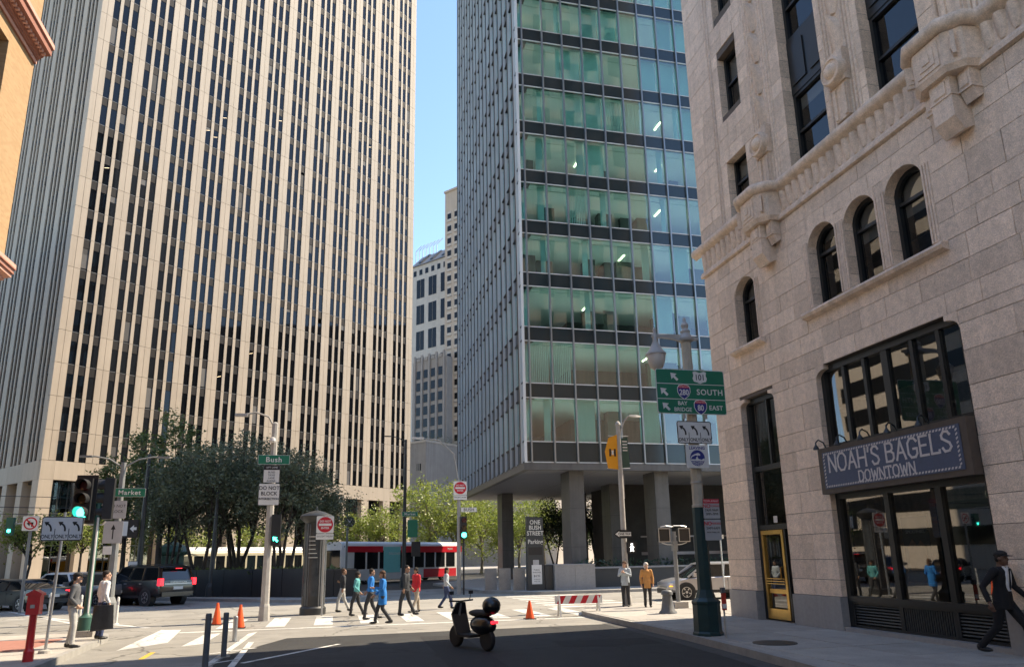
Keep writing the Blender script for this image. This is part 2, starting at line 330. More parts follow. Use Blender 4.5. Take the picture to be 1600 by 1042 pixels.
# filled trench patches and a drain in the shaded roadway
mat('asphalt_patch', (.022, .022, .023), .9, var=.2, scale=3, bump=.4, bscale=60, speck=.15)
for p in (((2.2, 12.5), (3.3, 12.5), (3.4, 20.4), (2.3, 20.5)), ((5.2, 16.8), (7.6, 16.6), (7.7, 17.9), (5.3, 18.1)), ((-1.2, 15.2), (.6, 15.0), (.7, 16.1), (-1.1, 16.3))): MB().poly([(x, y, .0045) for x, y in p]).build('road_patch', 'asphalt_patch', g)
mat('road_dust', (.07, .068, .065), .95, var=.3, scale=2, speck=.2)
MB().poly([(7.35, -5, .005), (7.86, 10.5, .005), (8.16, 14, .005), (8.34, 17, .005), (8.42, 22, .005), (8.05, 22, .005), (7.95, 17, .005), (7.75, 14, .005), (7.4, 10.5, .005), (6.95, -5, .005)]).build('gutter', 'road_dust', g)
# ================================================================ the stone corner building on the right
FX = 12.05
SH = thing('stone_corner_building', 'pinkish stone building with carved frieze, arched windows and a shop on its ground floor', 'building', (FX, 10, .15))
def fbx(y0, y1, z0, z1, d0, d1): return (FX-d1, FX-d0, y0, y1, z0, z1)     # d = metres proud of the face
YA, YB = 21.12, 5.6
ops = []                                               # openings (y0, y1, z0, z1)
BAYC = [13.62]
for c in BAYC:
    ops.append((c-2.28, c+2.28, .15, 6.72))            # shop front
    for k in (-1.43, .0, 1.43): ops.append((c+k-.55, c+k+.55, 8.25, 10.42))
    for k in (-1.7, 1.42):
        ops.append((c+k-.82, c+k+.82, 12.55, 40))
ops.append((YB, 9.1, .15, 6.72))
for k in (0, 1.43): ops.append((8.25-k-.55, 8.25-k+.55, 8.25, 10.42))
ops.append((17.85, 19.62, .15, 6.62)); ops.append((18.22, 19.32, 8.22, 10.38))
for z in (12.55, 16.2, 19.95, 23.6, 27.3): ops.append((17.95, 19.08, z, z+(2.0 if z < 13 else 2.2)))
zc = [.95, 1.35, 1.84, 2.48, 3.04, 3.58, 4.18, 4.68, 5.18, 5.88, 6.44, 6.72, 7.18, 7.68, 8.22, 8.66, 9.12, 9.81, 10.4, 10.82, 11.23]
z = 12.5
zu = [12.5]
while z < 24.5: z += random.choice((.46, .56, .62)); zu.append(z)
blocks = []
def course(z0, z1, lo=.55, hi=1.5, dst=blocks):
    cuts = sorted([(a, b) for a, b, c, d in ops if c < z1-.05 and d > z0+.05])
    segs = []; y = YB
    for a, b in cuts:
        if a > y: segs.append((y, a))
        y = max(y, b)
    if y < YA: segs.append((y, YA))
    for a, b in segs:
        L = b-a; n = max(1, round(L/random.uniform(lo+.25, hi-.3))); ws = [random.uniform(.6, 1.4) for _ in range(n)]; t = sum(ws); y = a
        for w in ws:
            y2 = y+L*w/t; e = random.uniform(-.005, .005)
            dst.append((FX-e, FX+.5, y+.006, y2-.006, z0+.006, z1-.006)); y = y2
for a, b in zip(zc[:-1], zc[1:]): course(a, b)
for a, b in zip(zu[:-1], zu[1:]): course(a, b, .5, 1.1)
pieces('stone_block', 'stone', SH, blocks, 420, world=True)
gb = []
course(.15, .95, 1.2, 4, gb)
pieces('base_block', 'granite', SH, [(FX-.06, b[1], *b[2:]) for b in gb], world=True)
# backing, core and roof of the block, with the openings left free
mb = MB()
def backing(z0, z1, d=.03):
    cuts = sorted([(a, b) for a, b, c, dd in ops if c < z1-.01 and dd > z0+.01]); y = YB
    for a, b in cuts:
        if a > y: mb.box(FX+d, FX+.55, y+.01, a-.01, z0, z1)
        y = max(y, b)
    if y < YA: mb.box(FX+d, FX+.55, y+.01, YA-.01, z0, z1)
zz = sorted(set([.15, 24.6]+[q for o in ops for q in o[2:] if q < 24.6]))
for a, b in zip(zz[:-1], zz[1:]): backing(a, b)
wpart(mb, 'wall_backing', 'mortar', SH)
mb = MB().box(FX+5.5, FX+21, YB, YA-.5, .15, 98).box(FX+.55, FX+5.5, YA-.5, YA, .15, 24.6).box(FX+.55, FX+5.5, YB-.4, YB, .15, 24.6)
mb.box(FX+.02, FX+5.5, YB-.4, YA, 24.6, 98)
wpart(mb, 'upper_storeys', 'stone_carved', SH)
mb = MB()
for k in range(17):
    for c in range(6): mb.box(FX+2+c*3, FX+3.6+c*3, YA-.32, YA-.25, 25+k*4, 27.4+k*4)
wpart(mb, 'upper_windows', 'far_glass', SH)
mb = MB()
for zf in (7.1, 11.6, 15.6, 19.3): mb.box(FX+.56, FX+5.5, YB, YA-.5, zf, zf+.35)
wpart(mb, 'floor_slab', 'interior', SH)
# arch heads
def archpoly(c, w, zs, zp, zt, n=10):
    h = zp-zs; r = (w*w/4+h*h)/(2*h); a = math.asin(w/2/r)
    p = [(c-w/2, zt)] + [(c+r*math.sin(-a+2*a*i/n), zp-r+r*math.cos(-a+2*a*i/n)) for i in range(n+1)] + [(c+w/2, zt)]
    return p
arches = [(c+k, 1.1, 10.0, 10.42) for c in BAYC for k in (-1.43, 0, 1.43)] + [(8.25, 1.1, 10., 10.42), (6.82, 1.1, 10., 10.42)] + [(18.77, 1.1, 9.98, 10.38)]
for c, w, zs, zp in arches:
    wpart(MB().prism(archpoly(c, w+.004, zs, zp-.004, zp+.004), 'x', FX-.004, FX+.5), 'arch_head', 'stone', SH)
    for s in (-1, 1):                                  # fluted jamb strips
        mb = MB()
        for q in range(3):
            y = c+s*(w/2+.035+q*.075); mb.box(FX-.03+q*.006, FX+.02, y-.024, y+.024, 8.3, 10.12)
        wpart(mb, 'fluted_strip', 'stone_carved', SH)
for c, h in [(b, 2.36) for b in BAYC]+[(18.77, .86), (7.6, 1.6)]:
    mb = MB().prism([(FX+.35, 8.46), (FX-.05, 8.2), (FX-.16, 8.2), (FX-.2, 8.13), (FX-.16, 8.06), (FX-.02, 8.02), (FX+.35, 8.02)], 'y', c-h, c+h)
    wpart(mb, 'window_sill', 'stone_carved', SH)
# sash windows: frame, meeting rail, pane
def sash(c, w, z0, z1, rail, d=.34, arch=None, name='window'):
    x = FX+d; fr = MB()
    if arch:
        ol = [(c-w/2, z0), (c+w/2, z0)] + archpoly(c, w, arch, z1, z1)[-2:0:-1]
        cm = (c, (z0+z1)/2); il = [(cm[0]+(p[0]-cm[0])*(1-.2/w), cm[1]+(p[1]-cm[1])*(1-.2/(z1-z0))) for p in ol]
        n = len(ol)
        for i in range(n):
            a, b, q, e = ol[i], ol[(i+1) % n], il[(i+1) % n], il[i]
            fr.prism([a, b, q, e], 'x', x-.08, x+.06)
    else:
        fr.box(x-.08, x+.06, c-w/2, c-w/2+.1, z0, z1).box(x-.08, x+.06, c+w/2-.1, c+w/2, z0, z1).box(x-.079, x+.06, c-w/2+.1, c+w/2-.1, z0, z0+.09).box(x-.079, x+.06, c-w/2+.1, c+w/2-.1, z1-.1, z1)
    fr.box(x-.06, x+.05, c-w/2+.1, c+w/2-.1, rail-.04, rail+.04)
    o = wpart(fr, name, 'dark_frame', SH)
    for a, b in ((z0+.08, rail-.03), (rail+.03, z1-.02)):
        dx = random.uniform(-.004, .004)
        p = MB().poly([(x+.01+dx, c-w/2+.08, a), (x+.01-dx, c+w/2-.08, a), (x+.01-dx, c+w/2-.08, b), (x+.01+dx, c-w/2+.08, b)]); p.build('pane', 'sash_glass', o)
    if random.random() < .9:
        h = random.uniform(.15, .6)*(z1-z0); MB().box(x+.1, x+.12, c-w/2+.1, c+w/2-.1, z1-h, z1-.1).build('roller_blind', 'white_frame', o)
for c, w, zs, zp in arches: sash(c, w, 8.3, zp, 9.72, arch=zs)
for z in (12.55, 16.2, 19.95, 23.6): sash(18.515, 1.13, z, z+(2.0 if z < 13 else 2.2), z+1.15)
for c in BAYC:
    for k in (-1.7, 1.42):
        for z0 in (12.5, 16.55, 20.6):
            sash(c+k, 1.64, z0, z0+2.3, z0+1.1, d=.4)
            mb = MB().box(FX+.3, FX+.5, c+k-.82, c+k+.82, z0+2.3, z0+4.05)
            for q in (-.4, .4): mb.box(FX+.26, FX+.31, c+k+q-.3, c+k+q+.3, z0+2.55, z0+3.8)
            wpart(mb, 'spandrel_panel', 'dark_frame', SH)
# frieze: fillets, gadroons, roll, brackets with drops
mb = MB().box(FX, FX+.5, YB, YA, 11.24, 12.5)
wpart(mb, 'frieze_band', 'stone_carved', SH)
mb = MB().prism([(FX-.01, 11.25), (FX-.09, 11.27), (FX-.09, 11.36), (FX-.05, 11.44), (FX-.01, 11.46)], 'y', YB, YA+.07)
wpart(mb, 'lower_moulding', 'stone_carved', SH)
BR = [17.25, 10.45]
y = YB
segs = []
for b in sorted(BR): segs.append((y, b-.72)); y = b+.72
segs.append((y, YA+.02))
rollp = [(FX-.02, 12.06)]+[(FX-.08-.14*math.cos(R(a)), 12.28+.155*math.sin(R(a))) for a in range(-80, 100, 20)]+[(FX+.3, 12.47)]
for a, b in segs: wpart(MB().prism(rollp, 'y', a, b+(.38 if b > 21 else 0)), 'roll_moulding', 'stone_carved', SH, smooth=35)
gad = []
for a, b in segs:
    n = int((b-a)/.29); p = (b-a)/n
    for i in range(n):
        c = a+(i+.5)*p; m = MB()
        rings = []
        for t in range(6):
            u = t/5; zz_ = 11.5+.54*u; hw = p*.42*(1 if u > .35 else math.sin(math.pi/2*(u/.35*.75+.25))); dd = .035+.09*u
            rings.append([(FX-.0, c-hw, zz_), (FX-dd*.75, c-hw*.7, zz_), (FX-dd, c+hw*.1, zz_), (FX-dd*.45, c+hw*.85, zz_), (FX-.0, c+hw, zz_)])
        m.loft(rings); gad.append(m)
for m in gad: wpart(m, 'gadroon', 'stone_carved', SH, smooth=50)
for b in BR:
    pl_ = [(FX, b-.72), (FX-.36, b-.66), (FX-.62, b-.36), (FX-.62, b+.36), (FX-.36, b+.66), (FX, b+.72)]
    up_ = MB(); rings = []
    for zz_, s, e in ((11.28, .9, .12), (11.4, 1., 0), (12.12, 1., 0)): rings.append([(FX+(x-FX)*s-(0 if x == FX else 0), b+(yy-b)*s, zz_) for x, yy in pl_])
    up_.loft(rings); wpart(up_, 'bracket', 'stone_carved', SH)
    pts = [(FX+(x-FX)*1.06, b+(yy-b)*1.06, 12.28) for x, yy in pl_]
    wpart(MB().tube(pts, .155, 12), 'bracket_roll', 'stone_carved', SH, smooth=50)
    fr = MB()
    for k, h in enumerate((.29, .19, .09)):            # nested squares on the chamfered faces
        e = .022*(k+1)
        fr.box(FX-.62-e, FX-.6, b-h, b+h, 11.76-h, 11.76+h)
    wpart(fr, 'square_ornament', 'stone_carved', SH)
    for s in (-1, 1):
        fr = MB(); fr.M = Matrix.Translation((FX-.49, b+s*.51, 11.76)) @ Matrix.Rotation(s*R(49), 4, 'Z')
        for k, h in enumerate((.15, .1, .05)): e = .02*(k+1); fr.box(-e, .05, -h, h, -h*1.7, h*1.7)
        wpart(fr, 'square_ornament', 'stone_carved', SH)
    for dy, w, d, zb in ((0, .25, .44, 10.12), (.42, .14, .26, 10.62), (-.42, .14, .26, 10.62)):
        m = MB().prism([(FX, 11.3), (FX-d, 11.3), (FX-d, zb+.28), (FX-d*.55, zb), (FX, zb+.1)], 'y', b+dy-w, b+dy+w)
        m.box(FX-d-.02, FX, b+dy-w-.02, b+dy+w+.02, 10.86, 10.9)
        wpart(m, 'bracket_drop', 'stone_carved', SH)
        m = MB().prism([(FX-d-.03, 11.2), (FX-d-.03, 10.95), (FX-d+.02, 10.9), (FX-d+.02, 11.28)], 'y', b+dy-w*.6, b+dy+w*.6); wpart(m, 'drop_tongue', 'stone_carved', SH)
# pilaster ribs, leaf bands and scrolls above the frieze
for c in (16.88, 13.5, 10.1):
    m = MB()
    for q in (-.5, -.38, -.26, .26, .38, .5): m.tube([(FX, c+q, 12.5), (FX, c+q, 24.4)], .05, 8)
    wpart(m, 'pilaster_rib', 'stone_carved', SH, smooth=50)
    for zc_ in (15.0, 16.1, 17.2, 18.3, 19.4):
        m = MB(); rings = []
        for t in range(8):
            u = t/7; w = .24*math.sin(math.pi*(u*.82+.12)); d = .05+.2*u**2
            rings.append([(FX, c-w, zc_-.55+u*1.0), (FX-d, c-w*.6, zc_-.55+u*1.0), (FX-d-.05, c, zc_-.55+u*1.0), (FX-d, c+w*.6, zc_-.55+u*1.0), (FX, c+w, zc_-.55+u*1.0)])
        m.loft(rings); wpart(m, 'carved_leaf', 'stone_carved', SH, smooth=40)
    m = MB().box(FX-.2, FX, c-.3, c+.3, 13.45, 14.35).box(FX-.14, FX, c-.26, c+.26, 12.5, 13.45); wpart(m, 'pilaster_foot', 'stone_carved', SH)
    m = MB(); m.M = Matrix.Translation((FX-.2, c, 13.8)) @ Matrix.Rotation(R(-90), 4, 'Y')
    m.lathe([(.36, -.05), (.36, .14), (.33, .18), (.3, .18), (.28, .14), (.2, .14), (.17, .22), (.1, .27), (.01, .28)], 22); wpart(m, 'scroll', 'stone_carved', SH, smooth=40)
    for s in (-1, 1):
        m = MB().prism([(FX-.1, 12.52), (FX-.19, 12.54), (FX-.19, 13.36), (FX-.1, 13.4)], 'y', c+s*.17-.05, c+s*.17+.05); wpart(m, 'strap_ornament', 'stone_carved', SH)
m = MB().tube([(FX, 19.5, 12.5), (FX, 19.5, 24.5)], .055, 8).tube([(FX, 19.64, 12.5), (FX, 19.64, 24.5)], .03, 8); wpart(m, 'corner_bead', 'stone_carved', SH, smooth=50)
# curved corbels in the top corners of the shop openings
for c, h in [(b, 2.28) for b in BAYC]+[(18.735, .885)]:
    zt = 6.72 if h > 2 else 6.62; r = .34 if h > 2 else .26
    for s in (-1, 1):
        p = [(c+s*h, zt), (c+s*(h-r), zt)]+[(c+s*(h-r+r*math.sin(R(a))*1.0), zt-r*.35-r*.65*(1-math.cos(R(a)))) for a in range(0, 91, 15)]
        wpart(MB().prism(p, 'x', FX-.006, FX+.45), 'corbel', 'stone', SH)
# shop front
def shopfront(c, sign):
    h = 2.27; x = FX+.2
    m = MB().box(x-.06, x+.12, c-h, c-h+.14, .2, 6.7).box(x-.06, x+.12, c+h-.14, c+h, .2, 6.7).box(x-.058, x+.12, c-h+.14, c+h-.14, 6.55, 6.7)
    m.box(x-.058, x+.12, c-h+.14, c+h-.14, 4.45, 4.68).box(x-.058, x+.12, c-h+.14, c+h-.14, 3.3, 3.45).box(x-.1, x+.12, c-h+.14, c+h-.14, .86, .98)
    fr = wpart(m, 'shop_front', 'dark_frame', SH)
    mu = [c-1.55, c-.8, c-.02, c+.08, c+.72, c+1.45]
    for q in mu: piece('mullion', 'dark_frame', fr, (x-.04, x+.1, q-.05, q+.05, 4.68, 6.55))
    lo = [c-.94, c+.56]
    for q in lo: piece('mullion', 'dark_frame', fr, (x-.05, x+.1, q-.075, q+.075, .98, 3.3))
    es = [c-h+.14]+mu+[c+h-.14]
    for a, b in zip(es[:-1], es[1:]):
        if b-a < .2: continue
        t = random.uniform(-.003, .003); MB().poly([(x+.03+t, a, 4.6), (x+.03-t, b, 4.6), (x+.03-t, b, 6.58), (x+.03+t, a, 6.58)]).build('pane', 'shop_glass', fr)
    es = [c-h+.14]+lo+[c+h-.14]
    for a, b in zip(es[:-1], es[1:]):
        t = random.uniform(-.003, .003); MB().poly([(x+.03+t, a, .95), (x+.03-t, b, .95), (x+.03-t, b, 3.35), (x+.03+t, a, 3.35)]).build('pane', 'shop_glass', fr)
    m = MB().box(FX-.03, FX+.3, c-h, c+h, .15, .26); wpart(m, 'threshold', 'granite', SH)
    for i, (a, b) in enumerate(zip([c-h+.14, c-.94, c+.56], [c-.94, c+.56, c+h-.14])):   # vent grilles under the panes
        g = wpart(MB().box(x+.06, x+.1, a, b, .26, .86).box(x-.05, x+.06, a+.002, a+.06, .262, .86).box(x-.05, x+.06, b-.06, b-.002, .262, .86).box(x-.05, x+.06, a+.06, b-.06, .262, .32).box(x-.05, x+.06, a+.06, b-.06, .8, .858), 'vent_grille', 'dark_frame', SH)
        if i != 1:
            for k in range(7): piece('louvre', 'dark_metal', g, (x-.03, x+.03, a+.06, b-.06, .345+k*.066, .375+k*.066), jit=(0, R(28), 0))
        else:
            n = int((b-a-.12)/.062)
            for k in range(n): q = a+.06+(k+.5)*(b-a-.12)/n; piece('bar', 'dark_metal', g, (x-.03, x+.02, q-.015, q+.015, .32, .8))
    m = MB().box(FX+.5, FX+5.4, c-h, c+h, .16, .2).box(FX+.55, FX+5.4, c-h, c+h, 4.3, 4.4); m.box(FX+3.0, FX+3.3, c-h+.1, c+h-.1, .2, 3.2); wpart(m, 'shop_interior', 'interior', SH)
for c in BAYC: shopfront(c, c > 10)
x = FX+.2
m = MB()
for q in (YB+.06, 7.3, 9.0): m.box(x-.05, x+.1, q-.06, q+.06, .2, 6.7)
for z in (.9, 3.4, 4.55, 6.6): m.box(x-.04, x+.1, YB+.12, 8.94, z-.07, z+.07)
fr = wpart(m, 'shop_front', 'dark_frame', SH)
for a, b in ((YB+.1, 7.26), (7.34, 8.96)):
    for c, d in ((.9, 3.4), (3.4, 4.55), (4.55, 6.6)): MB().poly([(x+.03, a, c), (x+.03, b, c), (x+.03, b, d), (x+.03, a, d)]).build('pane', 'shop_glass', fr)
wpart(MB().box(x+.02, x+.1, YB, 9.08, .15, .84), 'stall_riser', 'dark_frame', SH)
# posters inside the shop windows
p_ = wpart(MB().box(FX+.26, FX+.27, 13.2, 13.95, 1.35, 2.75), 'poster', 'dark_metal', SH)
mat('poster_brown', (.22, .12, .07), .7, var=.4, scale=9); mat('poster_white', (.6, .58, .55), .6)
wpart(MB().box(FX+.252, FX+.258, 13.32, 13.83, 1.6, 2.1).prism([(13.32, 2.1), (13.45, 2.25), (13.56, 2.12), (13.68, 2.28), (13.83, 2.1)], 'x', FX+.252, FX+.258), 'poster_print', 'poster_brown', SH)
wpart(MB().box(FX+.25, FX+.258, 14.28, 14.5, 2.3, 2.55), 'window_notice', 'poster_white', SH)
wpart(MB().box(FX+.15, FX+.158, 18.5, 18.68, 2.86, 3.05), 'window_notice', 'poster_white', SH)
MB().box(-.002, .002, -.22, .22, -.12, .12).build('door_notice', 'dark_metal', SH, loc=(FX+.268-FX, 18.92-10, 1.75-.15))
text_mesh('NOAH\'S', .14, 'poster_white', 'door_lettering', SH, (FX+.255-FX, 18.92-10, 1.76-.15), (R(90), 0, R(-90)))
text_mesh('SMOOTHIES', .1, 'poster_white', 'poster_lettering', SH, (FX+.25-FX, 13.57-10, 2.42-.15), (R(90), 0, R(-90)))
# door bay left of the shop
mat('gold', (.62, .4, .13), .3, metal=.85, var=.12, scale=6)
x = FX+.25; y0, y1 = 17.87, 19.61
m = MB().box(x-.06, x+.12, y0, y0+.12, .17, 6.6).box(x-.06, x+.12, y1-.14, y1, .17, 6.6).box(x-.058, x+.12, y0+.12, y1-.14, 6.45, 6.6).box(x-.07, x+.12, y0+.12, y1-.14, 4.4, 4.54).box(x-.07, x+.12, y0+.12, y1-.14, 2.68, 2.82)
m.box(x-.05, x+.1, 18.28, 18.36, .17, 2.68).box(x-.04, x+.1, 18.55, 18.63, 4.54, 6.45)
fr = wpart(m, 'door_surround', 'dark_frame', SH)
for a, b, c, d in ((y0+.12, 18.55, 4.54, 6.45), (18.63, y1-.14, 4.54, 6.45), (y0+.12, y1-.14, 2.82, 4.4), (y0+.12, 18.28, .82, 2.68)):
    MB().poly([(x+.03, a, c), (x+.034, b, c), (x+.034, b, d), (x+.03, a, d)]).build('pane', 'shop_glass', fr)
g = wpart(MB().box(x-.04, x+.06, y0+.12, 18.28, .2, .82), 'vent_grille', 'dark_frame', SH)
for k in range(6): piece('bar', 'dark_metal', g, (x-.06, x-.04, y0+.15+k*.045, y0+.17+k*.045, .22, .8))
a, b = 18.37, 19.46
m = MB().box(x-.07, x+.03, a, a+.1, .2, 2.66).box(x-.07, x+.03, b-.09, b, .2, 2.66).box(x-.068, x+.03, a+.1, b-.09, 2.54, 2.66).box(x-.068, x+.03, a+.1, b-.09, .2, .48)
d = wpart(m, 'door', 'gold', SH); d['label'] = 'dark glass door in a brass frame'
MB().poly([(x-.01, a+.1, .52), (x-.01, b-.12, .52), (x-.01, b-.12, 2.5), (x-.01, a+.1, 2.5)]).build('pane', 'shop_glass', d)
m = MB()
for k in range(3): m.tube([(x-.09, a+.08, 1.17+k*.07), (x-.09, b-.1, 1.17+k*.07)], .013, 6)
m.build('push_bar', 'gold', d); MB().tube([(x-.07, a+.16, 1.3), (x-.14, a+.16, 1.32), (x-.14, a+.16, 1.62), (x-.07, a+.16, 1.64)], .016, 6).build('door_handle', 'gold', d)
wpart(MB().box(x-.03, x+.0, a+.1, b-.12, .9, 1.02), 'kick_strip', 'gold', SH)
# the hanging sign over the shop
mat('sign_blue', (.075, .1, .165), .55, var=.12, scale=14, bump=.5, bscale=55); mat('sign_edge', (.09, .07, .058), .6, var=.2, scale=6); mat('sign_letter', (.62, .58, .57), .6, var=.1, scale=20)
SG = thing('shop_sign', 'dark blue mosaic shop sign reading NOAH\'S BAGELS DOWNTOWN above the shop window', 'sign', (FX-.02, 13.62, 3.42))
SG.rotation_euler = (0, 0, R(-90))                      # local x runs along the face to the right, local y into the wall
MB().box(-2.27, 2.27, -.2, .02, 0, 1.14).build('sign_case', 'sign_edge', SG)
MB().box(-2.1, 2.1, -.214, -.19, .12, 1.02).build('sign_face', 'sign_blue', SG)
m = MB(); st = .085
n = int(4.1/st)
for i in range(n):
    for zb in (.15, .95):
        x0 = -2.05+i*st; m.prism([(x0, zb), (x0+st*.5, zb), (x0+st*.8, zb+.045), (x0+st*.3, zb+.045)], 'y', -.222, -.21)
for i in range(9):
    for xb in (-2.06, 2.0): z0 = .2+i*st; m.prism([(xb, z0), (xb+.045, z0+.03), (xb+.045, z0+.065), (xb, z0+.04)], 'y', -.222, -.21)
m.build('border_tiles', 'sign_letter', SG)
GL = {'N': ([[(0,0),(0,1)], [(0,1),(.62,0)], [(.62,0),(.62,1)]], .62, [(0,0),(0,1),(.62,1)]), 'O': ([[(.2,0),(.5,0),(.7,.25),(.7,.75),(.5,1),(.2,1),(0,.75),(0,.25),(.2,0)]], .7, []),
      'A': ([[(0,0),(.32,1),(.64,0)], [(.12,.36),(.52,.36)]], .64, [(0,0),(.64,0)]), 'H': ([[(0,0),(0,1)], [(.62,0),(.62,1)], [(0,.5),(.62,.5)]], .62, [(0,0),(0,1),(.62,0),(.62,1)]),
      "'": ([[(.05,1.02),(0,.78)]], .08, []), 'S': ([[(.5,.82),(.4,.98),(.15,1),(0,.84),(.02,.66),(.45,.4),(.53,.2),(.4,.02),(.12,0),(0,.18)]], .53, [(.5,.84)]),
      'B': ([[(0,0),(0,1),(.38,1),(.5,.86),(.5,.66),(.36,.54),(0,.54)], [(.36,.54),(.56,.4),(.56,.14),(.42,0),(0,0)]], .56, [(0,0),(0,1)]), 'G': ([[(.6,.82),(.46,1),(.18,1),(0,.78),(0,.22),(.18,0),(.46,0),(.6,.18),(.6,.44),(.36,.44)]], .6, [(.6,.84)]),
      'E': ([[(.5,1),(0,1),(0,0),(.52,0)], [(0,.52),(.4,.52)]], .52, [(0,0),(0,1)]), 'L': ([[(0,1),(0,0),(.5,0),(.5,.12)]], .5, [(0,1),(0,0)]), 'D': ([[(0,0),(0,1),(.36,1),(.6,.76),(.6,.24),(.36,0),(0,0)]], .6, [(0,0),(0,1)]),
      'W': ([[(0,1),(.2,0),(.42,.8),(.64,0),(.84,1)]], .84, [(0,1),(.84,1)]), 'T': ([[(0,.88),(0,1),(.64,1),(.64,.88)], [(.32,1),(.32,0)]], .64, [(.32,0)])}
def strokes(mb, s, x, z, h, wst, y0, y1, gap=.18, serif=.1):
    for ch in s:
        if ch == ' ': x += .35*h; continue
        pls, w, sf = GL[ch]
        for p in pls:
            for a, b in zip(p[:-1], p[1:]):
                A = Vector((x+a[0]*h, z+a[1]*h)); B = Vector((x+b[0]*h, z+b[1]*h)); d = (B-A).normalized(); nn = Vector((-d.y, d.x))*wst/2; e = d*wst*.4
                k = .0006*random.random()
                mb.prism([tuple(A-nn-e), tuple(B-nn+e), tuple(B+nn+e), tuple(A+nn-e)], 'y', y0-k, y1)
        for q in sf:
            cx, cz = x+q[0]*h, z+q[1]*h; mb.box(cx-serif*h, cx+serif*h, y0-.001, y1, cz-wst*.35, cz+wst*.35)
        x += (w+gap)*h
    return x
def stroke_w(s, h, gap=.18): return sum(.35*h if c == ' ' else (GL[c][1]+gap)*h for c in s)-gap*h
m = MB(); w = stroke_w("NOAH'S BAGELS", .4, .22); strokes(m, "NOAH'S BAGELS", -w/2, .52, .4, .048, -.224, -.21, .22, .07); m.build('lettering', 'sign_letter', SG)
m = MB(); w = stroke_w('DOWNTOWN', .235, .24); strokes(m, 'DOWNTOWN', -w/2, .19, .235, .032, -.224, -.21, .24, .07); m.build('lettering', 'sign_letter', SG)
for k in (-2.15, -1.35, -.55, .3, 1.2):                # gooseneck lamps along the top
    MB().tube([(k, -.02, 1.14), (k, -.1, 1.3), (k+.02, -.25, 1.36), (k+.06, -.36, 1.28), (k+.08, -.38, 1.2)], .018, 6).lathe([(.02, .02), (.07, -.06), (.075, -.1), (.05, -.1)], 10, (k+.08, -.38, 1.2)).build('lamp_arm', 'dark_metal', SG, smooth=50)
# ================================================================ the glass office block on columns
OX, OY, ZB, FH, BW = 11.75, 45.0, 8.0, 3.93, 1.575      # corner, lowest glazing, storey height, bay
OB = thing('glass_office_block', 'glass curtain wall office block raised on dark columns across the junction', 'building', (OX, OY, 0))
NB, NL, NF = 18, 16, 19                                 # bays on the street face, on the side face, storeys
LX, LY = NB*BW+.7, NL*1.6+.5
zf = [ZB+1.35+FH*i for i in range(NF+1)]                # sill of the window band of each storey (top of the spandrel)
def spz(i): return (ZB, ZB+1.35) if i == 0 else (zf[i]-1.0, zf[i])
# street face panes and spandrels
gp, sp_, rl = [], [], []
for b in range(NB):
    x0 = .42+b*BW
    for i in range(NF):
        gp.append((x0+.05, x0+BW-.05, .02, .024, zf[i]+.03, zf[i+1]-1.03))
        a, c = spz(i); sp_.append((x0+.04, x0+BW-.04, 0, .1, a+.02, c-.02))
for i in range(NF): gp.append((.04, .38, .02, .024, zf[i]+.03, zf[i+1]-1.03)); a, c = spz(i); sp_.append((.03, .4, 0, .1, a+.02, c-.02))
pieces('window_pane', 'office_glass', OB, gp, 140, jit=.0035)
pieces('spandrel_panel', 'spandrel_dark', OB, sp_, 140, jit=.003)
for i in range(NF):
    a, c = spz(i); rl += [(0, LX, -.03, .06, c-.03, c+.03), (0, LX, -.03, .06, a-.03, a+.03)]
pieces('window_rail', 'fin_dark', OB, rl, 60)
pieces('mullion', 'fin_metal', OB, [(.42+b*BW-.05, .42+b*BW+.05, -.17, .06, ZB-.05, zf[-1]) for b in range(NB+1)])
# side face: closer, deeper fins; panes too narrow in the picture to count
sg, ss = MB(), MB()
for b in range(NL):
    y0 = .42+b*1.6
    for i in range(NF):
        sg.box(.02, .024, y0+.05, y0+1.55, zf[i]+.03, zf[i+1]-1.03)
        a, c = spz(i); ss.box(0, .08, y0+.04, y0+1.56, a+.02, c-.02)
sg.build('side_panes', 'side_glass', OB, kind='stuff'); ss.build('side_spandrels', 'spandrel_dark', OB, kind='stuff')
pieces('side_fin', 'fin_dark', OB, [(-.2, .05, .42+b*1.6-.055, .42+b*1.6+.055, ZB-.05, zf[-1]) for b in range(NL+1)])
pieces('fin_edge', 'dark_frame', OB, [(-.235, -.2, .42+b*1.6-.07, .42+b*1.6+.07, ZB-.05, zf[-1]) for b in range(NL+1)])
m = MB()
for i in range(NF):
    a, c = spz(i); m.box(-.07, .03, 0, LY, c-.05, c+.05); m.box(-.07, .03, 0, LY, a-.05, a+.05)
m.build('side_rails', 'dark_frame', OB, kind='stuff')
MB().box(-.06, .12, -.06, .12, ZB-.05, zf[-1]).build('corner_post', 'fin_dark', OB)
# inside: slabs with pale ceilings, core, back walls, blinds, furniture along the sills
m, ce = MB(), MB()
for i in range(NF+1):
    z0 = zf[i]-1.0 if i else ZB
    m.box(.16, LX, .14, LY, z0+.12, z0+.8)
for i in range(1, NF+1): ce.box(.3, LX, 1.0, LY-.2, zf[i]-1.02, zf[i]-.89)
for i in range(1, NF+1): ce.box(.9, LX, .35, 1.0, zf[i]-.97, zf[i]-.9)
m.build('floor_slab', 'office_wall', OB); ce.build('ceiling', 'ceiling_tile', OB)
MB().box(5.5, LX-4, 7, LY-6, ZB, zf[-1]).build('core', 'office_wall', OB)
MB().box(LX, LX+.3, 0, LY, ZB, zf[-1]).box(0, LX, LY, LY+.3, ZB, zf[-1]).box(0, LX, 0, LY, zf[-1], zf[-1]+.5).build('rear_walls', 'fin_dark', OB)
bl = []; blr = []; part = []; desk = []
rb = random.Random(5)
